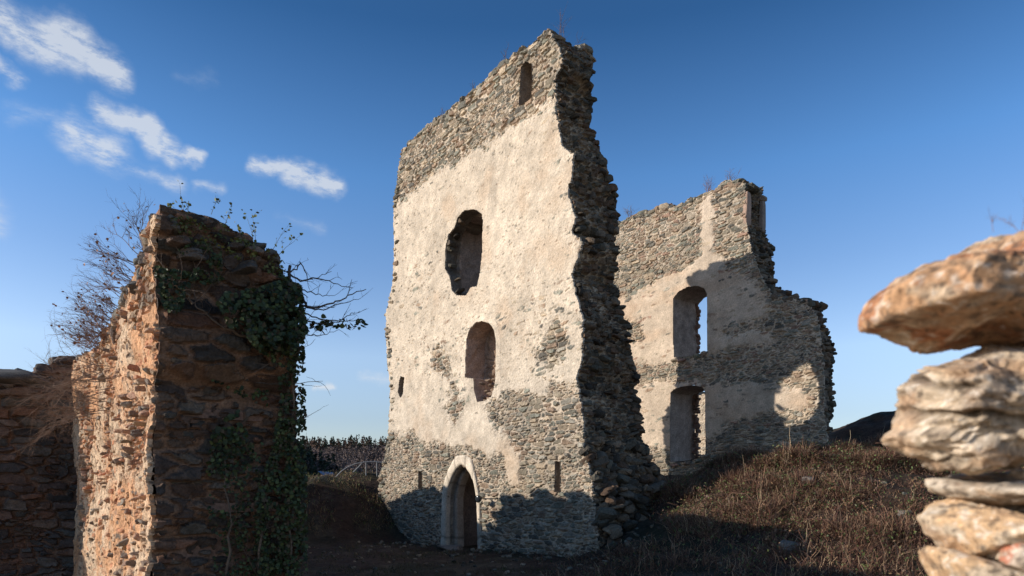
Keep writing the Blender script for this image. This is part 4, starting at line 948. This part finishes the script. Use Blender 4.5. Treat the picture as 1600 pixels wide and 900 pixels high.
def floor_s(r, n):
    x = r.uniform(-5, 7, n * 2); y = r.uniform(10.5, 21, n * 2); h_ = H(x, y, False); g_ = -.791 * (x + 4.03) - .612 * (y - 22.9)
    f = fbm(x * 1.1, y * 1.1, seed=221); ok = (r.rand(len(x)) < (.4 + f)) & (h_ < .6) & (g_ > .15); return x[ok][:n], y[ok][:n], np.clip(.4 + f[ok][:n], .1, 1)
blades('short_grass', 15000, floor_s, (.04, .16), (.008, .016), [(.06, .075, .025), (.10, .08, .045), (.14, .10, .06)], .6, 4, label='short rough grass in the shaded yard before the tall wall', cat='grass')

# arching bramble canes
tb = Tubes()
for k in range(300):
    x, y, _ = mound_s(R, 1)
    if len(x) == 0: continue
    p = np.array([x[0], y[0], float(H(x[0], y[0]))]); a = R.uniform(0, 6.28); L = R.uniform(.4, 1.0); pts = []
    for t in np.linspace(0, 1, 8):
        q = p + np.array([math.cos(a), math.sin(a), 0]) * L * t + R.normal(size=3) * .02; q[2] = float(H(q[0], q[1])) + .32 * L * math.sin(math.pi * (.12 + .8 * t)); pts.append(q)
    tb.line(pts, np.linspace(.007, .003, 8), np.array([.18, .10, .07]) * R.uniform(.6, 1.5), 3)
tag(tb.build('bramble_canes', M_TWIG), 'long arching bramble canes over the right bank', 'brambles', kind='stuff')

tb = Tubes(); lv = Leaves()
for k in range(170):
    x, y, f = mound_s(R, 3)
    if len(x) == 0 or f[0] < .5: continue
    cc = [(.20, .10, .065), (.15, .075, .05), (.34, .25, .16), (.11, .07, .05)][R.randint(4)]
    for q in range(5): grow(tb, (x[0] + R.normal() * .08, y[0] + R.normal() * .08, float(H(x[0], y[0])) - .02), (R.normal() * .6, R.normal() * .6, 1), R.uniform(.2, .42), .0055, 1, cc, lv, (.10, .12, .04) if k % 3 else (.22, .13, .07), wob=.35, nb=4, lsize=.035, lp=.35, spread=.7)
tag(tb.build('low_scrub', M_TWIG), 'low twiggy scrub growing in clumps over the right bank', 'scrub', kind='stuff'); tag(lv.build('scrub_leaves', M_LEAF), 'sparse leaves on the low scrub of the right bank', 'leaves', kind='stuff')

# stones lying in the brambles
for (px, py, y, sz, lab, colr) in [(1262, 756, 15.2, .20, 'largest pale rounded stone half sunk in the brambles of the right bank', (.20, .17, .145)),
                                   (1303, 764, 15.0, .17, 'smaller brownish stone just right of the largest pale one in the brambles', (.24, .19, .15)),
                                   (1412, 806, 13.6, .12, 'flat grey stone in the brambles beside the dry-stone pile', (.20, .17, .14)),
                                   (1232, 860, 12.0, .20, 'dark stone lying low on the shaded foot of the right bank', (.2, .17, .14))]:
    k = (px - CX) / F; best = None                                    # meet the ray with the ground
    for yy in np.arange(9, 20, .02):
        if H(k * yy, yy) >= EYE + (HY - py) / F * yy: best = yy; break
    yy = best or y; s_ = Stones(); s_.add(np.array([k * yy, yy, float(H(k * yy, yy)) + sz * .35]), (sz, sz * .8, sz * .62), rotm(R.normal() * .2, R.normal() * .2, R.uniform(0, 6)), colr)
    tag(s_.build('field_stone', M_STONE, None, n=10, smooth=True), lab, 'stone', kind='thing')

# ------------------------------------------------------------------ ivy and shrubs on the left foreground wall
def endpt(px, py, out=.05):
    z = 3.0
    for _ in range(6):
        P0 = FP.w(pE(z) + out, 0, 0); k = (px - CX) / F; w_ = (k * P0[1] - P0[0]) / (-FP.N[0] + k * FP.N[1]); p = P0 - FP.N * w_; z = EYE + (HY - py) / F * p[1]
    p[2] = z; return p
def inpoly(px, py, P): return sdpoly(np.array([px]), np.array([py]), P)[0] > 0
IVC = [(.028, .042, .014), (.038, .052, .016), (.020, .030, .011), (.055, .068, .02), (.05, .035, .016)]
def ivy(areas, label, base_pts):
    lv = Leaves(); tb = Tubes()
    for P, n, out, size, sd in areas:
        xs = [p[0] for p in P]; ys = [p[1] for p in P]; c = 0; tries = 0
        while c < n and tries < n * 12:
            tries += 1; px, py = R.uniform(min(xs), max(xs)), R.uniform(min(ys), max(ys))
            if not inpoly(px, py, P): continue
            if vnoise(np.array([px / 17.]), np.array([py / 17.]), seed=sd)[0] + .5 * vnoise(np.array([px / 6.]), np.array([py / 6.]), seed=sd + 1)[0] < R.uniform(-.8, .45): continue
            o = out * R.rand() ** .8
            lv.add(endpt(px, py, .03 + o), R.uniform(*size), U3 * 1.0 - N3 * -.25 + R.normal(size=3) * .55 + [0, 0, .25], np.array(IVC[R.randint(5)]) * R.uniform(.7, 1.5)); c += 1
    for pts in base_pts:
        q = [endpt(a + R.normal() * 2, b, .05) for a, b in pts]; q2 = []
        for i in range(len(q) - 1):
            for t in np.linspace(0, 1, 6)[:-1]: q2.append(q[i] * (1 - t) + q[i + 1] * t + R.normal(size=3) * .012)
        tb.line(q2, np.linspace(.016, .006, len(q2)), (.14, .10, .07), 5)
        for i in range(0, len(q2), 3): grow(tb, q2[i], np.array(R.normal(size=3)) * .6 + [0, 0, .5], .35, .005, 1, (.13, .09, .065), wob=.5)
    e = thing('ivy', endpt(*base_pts[0][0]), label, 'ivy'); lv.build('foliage', M_LEAF, e); tb.build('stems', M_TWIG, e); return e
ivy([([(436, 425), (470, 450), (476, 560), (478, 700), (480, 900), (405, 900), (400, 780), (425, 700), (440, 620), (425, 560), (400, 545), (445, 500)], 4000, .12, (.022, .05), 1),
     ([(325, 700), (410, 690), (410, 900), (335, 900), (322, 760)], 700, .06, (.022, .045), 4), ([(330, 672), (372, 640), (395, 700), (330, 730)], 200, .05, (.035, .06), 6), ([(322, 590), (350, 600), (420, 610), (420, 640)], 60, .05, (.03, .05), 8)],
    'dark ivy curtain hanging down the right edge of the left foreground wall', [[(455, 900), (450, 760), (458, 640), (462, 540), (455, 460)], [(400, 900), (410, 800), (440, 700), (450, 600)], [(350, 900), (360, 800), (345, 700)]])
ivy([([(340, 470), (360, 452), (400, 452), (440, 438), (470, 445), (480, 520), (455, 555), (420, 540), (402, 545), (385, 525), (365, 515), (345, 495)], 2400, .34, (.028, .06), 11)],
    'bushy ivy clump bulging from the upper middle of the left foreground wall', [[(440, 560), (420, 510), (395, 480), (370, 460)], [(455, 560), (450, 500), (440, 450)], [(385, 525), (330, 500), (300, 470)]])
ivy([([(238, 415), (262, 420), (300, 425), (345, 395), (350, 440), (290, 448), (285, 480), (272, 498), (258, 480), (245, 450)], 620, .12, (.022, .05), 14), ([(270, 395), (345, 400), (350, 365), (300, 380)], 60, .05, (.025, .04), 15)],
    'small ivy clump at the sunlit corner of the left foreground wall', [[(300, 470), (275, 450), (262, 430)], [(340, 440), (320, 425), (290, 430)]])
lv = Leaves(); tb = Tubes()
for k in range(1700):
    t = R.rand(); px = 262 + 178 * t; py = np.interp(px, [262, 330, 380, 440], [338, 345, 375, 402]) + R.uniform(-6, 34) 
    if vnoise(np.array([px / 14.]), np.array([py / 12.]), seed=31)[0] < -.05: continue
    lv.add(endpt(px, py, R.uniform(.02, .14)) + [0, R.uniform(0, .3), 0], R.uniform(.015, .04), R.normal(size=3) + [0, -.3, 1], np.array([.13, .135, .04]) * R.uniform(.5, 1.4))
for (px, py, L, lean) in [(288, 338, .20, -.1), (292, 340, .12, .3), (400, 388, .38, .02), (398, 388, .28, -.2), (425, 392, .26, .5), (330, 335, .16, .1), (352, 350, .15, .3), (436, 398, .22, .9), (380, 375, .16, -.2), (270, 340, .12, -.3)]:
    grow(tb, endpt(px, py, -.05), (lean, .1, 1), L, .003, 1, (.16, .14, .07), lv, (.14, .15, .04), wob=.25, nb=3, lsize=.028, lp=.8, spread=.4)
e = thing('weeds', endpt(350, 352, 0), 'yellow green weeds and creepers along the broken top of the left foreground wall', 'weeds'); lv.build('foliage', M_LEAF, e); tb.build('stems', M_TWIG, e)
# crooked branches reaching right
tb = Tubes(); lv = Leaves(); BR = (.085, .07, .06)
def bpath(pts, y, r0, r1=.3, sub=5, col=BR, side=.8, n=4):
    q = [at(a, b, y + R.uniform(-.04, .04)) for a, b in pts]; o = []
    for i in range(len(q) - 1):
        for t in np.linspace(0, 1, sub)[:-1]: o.append(q[i] * (1 - t) + q[i + 1] * t + R.normal(size=3) * .006)
    o.append(q[-1]); tb.line(o, np.linspace(r0, r0 * r1, len(o)), np.array(col) * R.uniform(.8, 1.3), 5)
    for i in range(3, len(o), 3):
        d = (o[i] - o[i - 1]); d /= np.linalg.norm(d) + 1e-9
        if R.rand() < side: grow(tb, o[i], d + R.normal(size=3) * .5 + [0, 0, .15], R.uniform(.08, .22), r0 * .35, 1, col, wob=.35, nb=2, spread=.5)
YB = 7.55
bpath([(452, 415), (455, 440), (470, 452), (474, 470), (480, 480)], YB, .018, .7)
bpath([(446, 425), (470, 440), (490, 434), (515, 440), (540, 448)], YB, .012)
bpath([(448, 430), (462, 420), (470, 410), (482, 436), (500, 432), (518, 424)], YB, .009)
bpath([(470, 452), (490, 458), (505, 462), (522, 462)], YB, .008)
bpath([(472, 478), (490, 482), (520, 474), (545, 462), (572, 452)], YB, .014)
bpath([(478, 480), (505, 484), (530, 476), (560, 468)], YB + .1, .009)
bpath([(474, 490), (500, 498), (530, 502), (545, 492), (562, 486)], YB, .009)
bpath([(476, 500), (495, 505), (515, 505), (540, 500), (565, 500)], YB, .010)
bpath([(470, 520), (490, 524), (512, 522), (530, 515)], YB, .007)
for k in range(70):
    px = R.uniform(486, 572); py = np.interp(px, [486, 530, 572], [512, 506, 505]) + R.normal() * 5
    lv.add(at(px, py, YB + R.uniform(-.1, .1)), R.uniform(.035, .075), R.normal(size=3), np.array(IVC[R.randint(5)]))
e = thing('ivy_branch', at(460, 480, YB), 'crooked bare branches with a few ivy leaves reaching right from the left foreground wall', 'branch'); tb.build('branches', M_TWIG, e); lv.build('foliage', M_LEAF, e)
# bare shrub on the lit side
tb = Tubes(); lv = Leaves(); RD = (.20, .115, .08)
for k in range(64):
    px = R.uniform(150, 222); py = np.interp(px, [150, 185, 222], [545, 500, 400]) + R.uniform(-10, 40); y = np.interp(px, [150, 222], [10.2, 7.9])
    grow(tb, at(px, py, y), (-1.0 + R.normal() * .25, -.1, .62 + R.normal() * .28), R.uniform(.25, .46), .005, 3, RD, lv, (.26, .11, .045), wob=.22, nb=4, lsize=.03, lp=.012, spread=.36)
e = thing('bare_shrub', at(195, 500, 9), 'leafless reddish shrub leaning left from the top of the sunlit wall side', 'shrub'); tb.build('branches', M_TWIG, e); lv.build('foliage', M_LEAF, e)
tb = Tubes(); lv = Leaves()
for k in range(5): grow(tb, at(226, 400 - k * 4, 7.6), (-.35 + R.normal() * .15, .1, 1), R.uniform(.26, .4), .005, 3, (.14, .095, .075), lv, (.24, .13, .05), wob=.16, nb=4, lsize=.022, lp=.02, spread=.45)
e = thing('sapling', at(226, 400, 7.6), 'thin bare sapling sprouting at the upper left of the ivy-grown wall', 'sapling'); tb.build('branches', M_TWIG, e); lv.build('foliage', M_LEAF, e)
tb = Tubes()
for k in range(26):
    px = R.uniform(140, 200); py = R.uniform(560, 655)
    grow(tb, at(px, py, np.interp(px, [140, 200], [10.4, 8.4])), (-1 + R.normal() * .2, -.35, R.normal() * .2 - .12), R.uniform(.4, .8), .0055, 3, (.20, .14, .105), None, None, wob=.3, droop=.05, nb=4, spread=.32)
e = thing('dry_bush', at(170, 610, 9.3), 'tangle of dry brown branches hanging over the shaded cross wall', 'bush'); tb.build('branches', M_TWIG, e)

# ------------------------------------------------------------------ weeds on the ruin tops
def topweed(name, spots, label, colr=(.16, .11, .09), L=.5, th=.006, cat='weed'):
    tb = Tubes()
    for (p, k) in spots: grow(tb, p, (R.normal() * .25, R.normal() * .2, 1), L * k, th, 2, colr, wob=.2, nb=4, spread=.5)
    e = thing(name, spots[0][0], label, cat); tb.build('stems', M_TWIG, e)
topweed('dry_weed', [(at(874, 62, 16.9), 1.0), (at(882, 72, 17), .8), (at(895, 82, 17.2), .5), (at(878, 66, 17), .9)], 'thin dry weed on the very peak of the tall wall', L=.62)
for (px, py, y, k, lab) in [(790, 99, 18.2, .6, 'dry weed on the tall wall top just left of the narrow slit'), (740, 144, 19.3, .45, 'dry weed halfway down the sloping top of the tall wall'), (690, 182, 20.6, .4, 'lowest and leftmost dry weed on the sloping top of the tall wall')]:
    topweed('dry_weed', [(at(px, py, y), k), (at(px + 1, py, y), k * .8)], lab, L=.5)
def tuft(px, py, y, n, lab, colr):
    topweed('dry_grass_tuft', [(at(px, py + 2, y) + [R.normal() * .05, R.normal() * .04, 0], R.uniform(.5, 1)) for k in range(n)], lab, colr, .42, cat='grass tuft')
tuft(1106, 300, 24.3, 9, 'reddish tuft of dry grass just left of the peak of the rear ruin', (.24, .14, .12))
tuft(1142, 283, 23.8, 6, 'tuft of dry grass on the very peak of the rear ruin', (.22, .14, .11))
tuft(985, 338, 26.2, 7, 'tuft of dry grass on top of the rear ruin, close to the tall wall', (.2, .15, .12))
topweed('dry_weed', [(at(1552, 362, YR + .12), .8), (at(1590, 360, YR + .15), 1.0), (at(1596, 362, YR + .2), 1.1)], 'blurred thin stalk standing on the orange slab', (.2, .12, .1), .04, .0007)

# ------------------------------------------------------------------ handrail, house and woods beyond the left bank
M_STEEL = mat_plain('galvanised_steel', (.20, .205, .21), .6, .3)
rl = thing('handrail', at(590, 745, 24.5), 'curved grey steel handrail behind the bank left of the tall wall', 'railing')
def smooth_line(P, n=40):
    P = np.array(P); t = np.linspace(0, len(P) - 1, n); return np.stack([np.interp(t, np.arange(len(P)), P[:, k]) for k in range(3)], 1)
tb = Tubes(); tb.line(smooth_line([at(a, b, 24.5) for a, b in [(524, 746), (534, 736), (543, 730), (556, 724.5), (570, 722), (586, 721.5), (598, 723), (603, 729), (605, 738), (605, 750)]]), np.full(40, .022), (.4,) * 3, 8); tb.build('rail', M_STEEL, rl)
for px, y0 in ((572, 722), (589, 722)):
    tb = Tubes(); tb.line([at(px, y0, 24.5), at(px, 752, 24.5)], [.022, .022], (.4,) * 3, 6); tb.build('post', M_STEEL, rl)
tb = Tubes(); tb.line([at(552, 738, 24.5), at(566, 724, 24.5)], [.022, .022], (.4,) * 3, 6); tb.build('brace', M_STEEL, rl)
hp = at(519, 745, 46); hz = float(H(hp[0], hp[1])); ez = hp[2] - .6; rz_ = hp[2] + .35
house = thing('house', (hp[0], hp[1], hz), 'small house with a blue metal roof just showing over the left bank', 'house')
M_HW = mat_plain('render_wall', (.5, .47, .42), .9); M_BLUE = mat_plain('blue_roof', (.05, .10, .19), .6, .0)
x0, x1, y0_, y1_ = hp[0] - .6, hp[0] + .5, hp[1] - 1.6, hp[1] + 1.6
V = [(x0, y0_, hz - 1), (x1, y0_, hz - 1), (x1, y1_, hz - 1), (x0, y1_, hz - 1), (x0, y0_, ez), (x1, y0_, ez), (x1, y1_, ez), (x0, y1_, ez)]
mk('wall', V, [[0, 1, 5, 4], [1, 2, 6, 5], [2, 3, 7, 6], [3, 0, 4, 7], [4, 5, 6, 7]], M_HW, house)
V = [(x0 - .15, y0_ - .2, ez - .02), (x1 + .15, y0_ - .2, ez - .02), (x1 + .15, y1_ + .2, ez - .02), (x0 - .15, y1_ + .2, ez - .02), ((x0 + x1) / 2 - .4, y0_ - .2, rz_), ((x0 + x1) / 2 - .4, y1_ + .2, rz_)]
mk('roof', V, [[0, 4, 5, 3], [1, 2, 5, 4], [0, 1, 4, 4], [2, 3, 5, 5], [3, 2, 1, 0]], M_BLUE, house)

def forest(name, x, y, hgt, wid, cone, cols, nl, leaf, seed, label):
    r = np.random.RandomState(seed); n = len(x); z = H(x, y); h_ = r.uniform(*hgt, n); w_ = h_ * r.uniform(*wid, n)
    t = r.rand(n, nl); rad = (1 - t) ** .9 if cone else np.sqrt(np.clip(1 - (2 * t - 1) ** 2, 0, 1)); rr = rad * np.sqrt(r.rand(n, nl)) * w_[:, None]; a = r.uniform(0, 2 * math.pi, (n, nl))
    c0 = np.stack([x[:, None] + rr * np.cos(a), y[:, None] + rr * np.sin(a), z[:, None] + h_[:, None] * ((.1 if cone else .3) + (.9 if cone else .7) * t)], -1).reshape(-1, 3)
    m = len(c0); A = r.normal(size=(m, 3)); A /= np.linalg.norm(A, axis=1, keepdims=True); B = np.cross(A, r.normal(size=(m, 3))); B /= np.linalg.norm(B, axis=1, keepdims=True); s_ = r.uniform(*leaf, m)[:, None]
    V = np.stack([c0 - A * s_, c0 - B * s_ * .6, c0 + A * s_, c0 + B * s_ * .6], 1).reshape(-1, 3)
    c = np.array(cols)[r.randint(len(cols), size=n)] * r.uniform(.75, 1.25, (n, 1)); c = np.repeat(c, nl * 4, 0)
    tag(mk(name, V, np.arange(m * 4).reshape(-1, 4), M_FAR, None, c), label, 'wood', kind='stuff')
rf = np.random.RandomState(5)
def fan(n, a0, a1, y0, y1): y = rf.uniform(y0, y1, n); return rf.uniform(a0, a1, n) * y, y
x, y = fan(4200, -.75, .0, 190, 350); forest('bare_wood', x, y, (7, 10), (.3, .45), False, [(.13, .098, .085), (.125, .095, .088), (.14, .102, .084), (.118, .092, .084)], 90, (.3, .6), 51, 'grey brown leafless wood on the distant hillside')
x, y = fan(800, -.75, .0, 325, 370); forest('ridge_conifers', x, y, (10, 14), (.22, .34), True, [(.035, .045, .025), (.04, .05, .03), (.10, .062, .045), (.11, .07, .05)], 90, (.3, .65), 52, 'dark conifers along the crest of the distant hill')
y = rf.uniform(150, 235, 900); x = -72 + rf.normal(0, 17, 900) - (y - 200) * .3; forest('spur_conifers', x, y, (9, 13), (.16, .26), True, [(.02, .03, .02), (.025, .035, .022)], 34, (.5, 1.0), 53, 'dark spruces on the nearer shaded spur below the hill')

st = Stones()
for k in range(1500):
    x, y = R.uniform(-6, 8), R.uniform(9, 21.5); g_ = -.791 * (x + 4.03) - .612 * (y - 22.9); f_ = .612 * (x + 4.03) - .791 * (y - 22.9)
    if g_ < .12 and f_ < 9.4: continue
    near = math.exp(-abs(g_) / 1.2) if 0 < f_ < 11 else 0
    if R.rand() > .25 + near: continue
    s_ = R.uniform(.02, .06) * (1 + 1.2 * near * R.rand()); st.add((x, y, float(H(x, y)) + s_ * .25), (s_, s_ * R.uniform(.6, 1), s_ * .55), rotm(R.normal() * .3, R.normal() * .3, R.uniform(0, 6)), rcol(PAL, .75))
tag(st.build('rubble', M_STONE, None, n=3), 'small broken stones scattered over the shaded yard below the tall wall', 'rubble', kind='stuff')
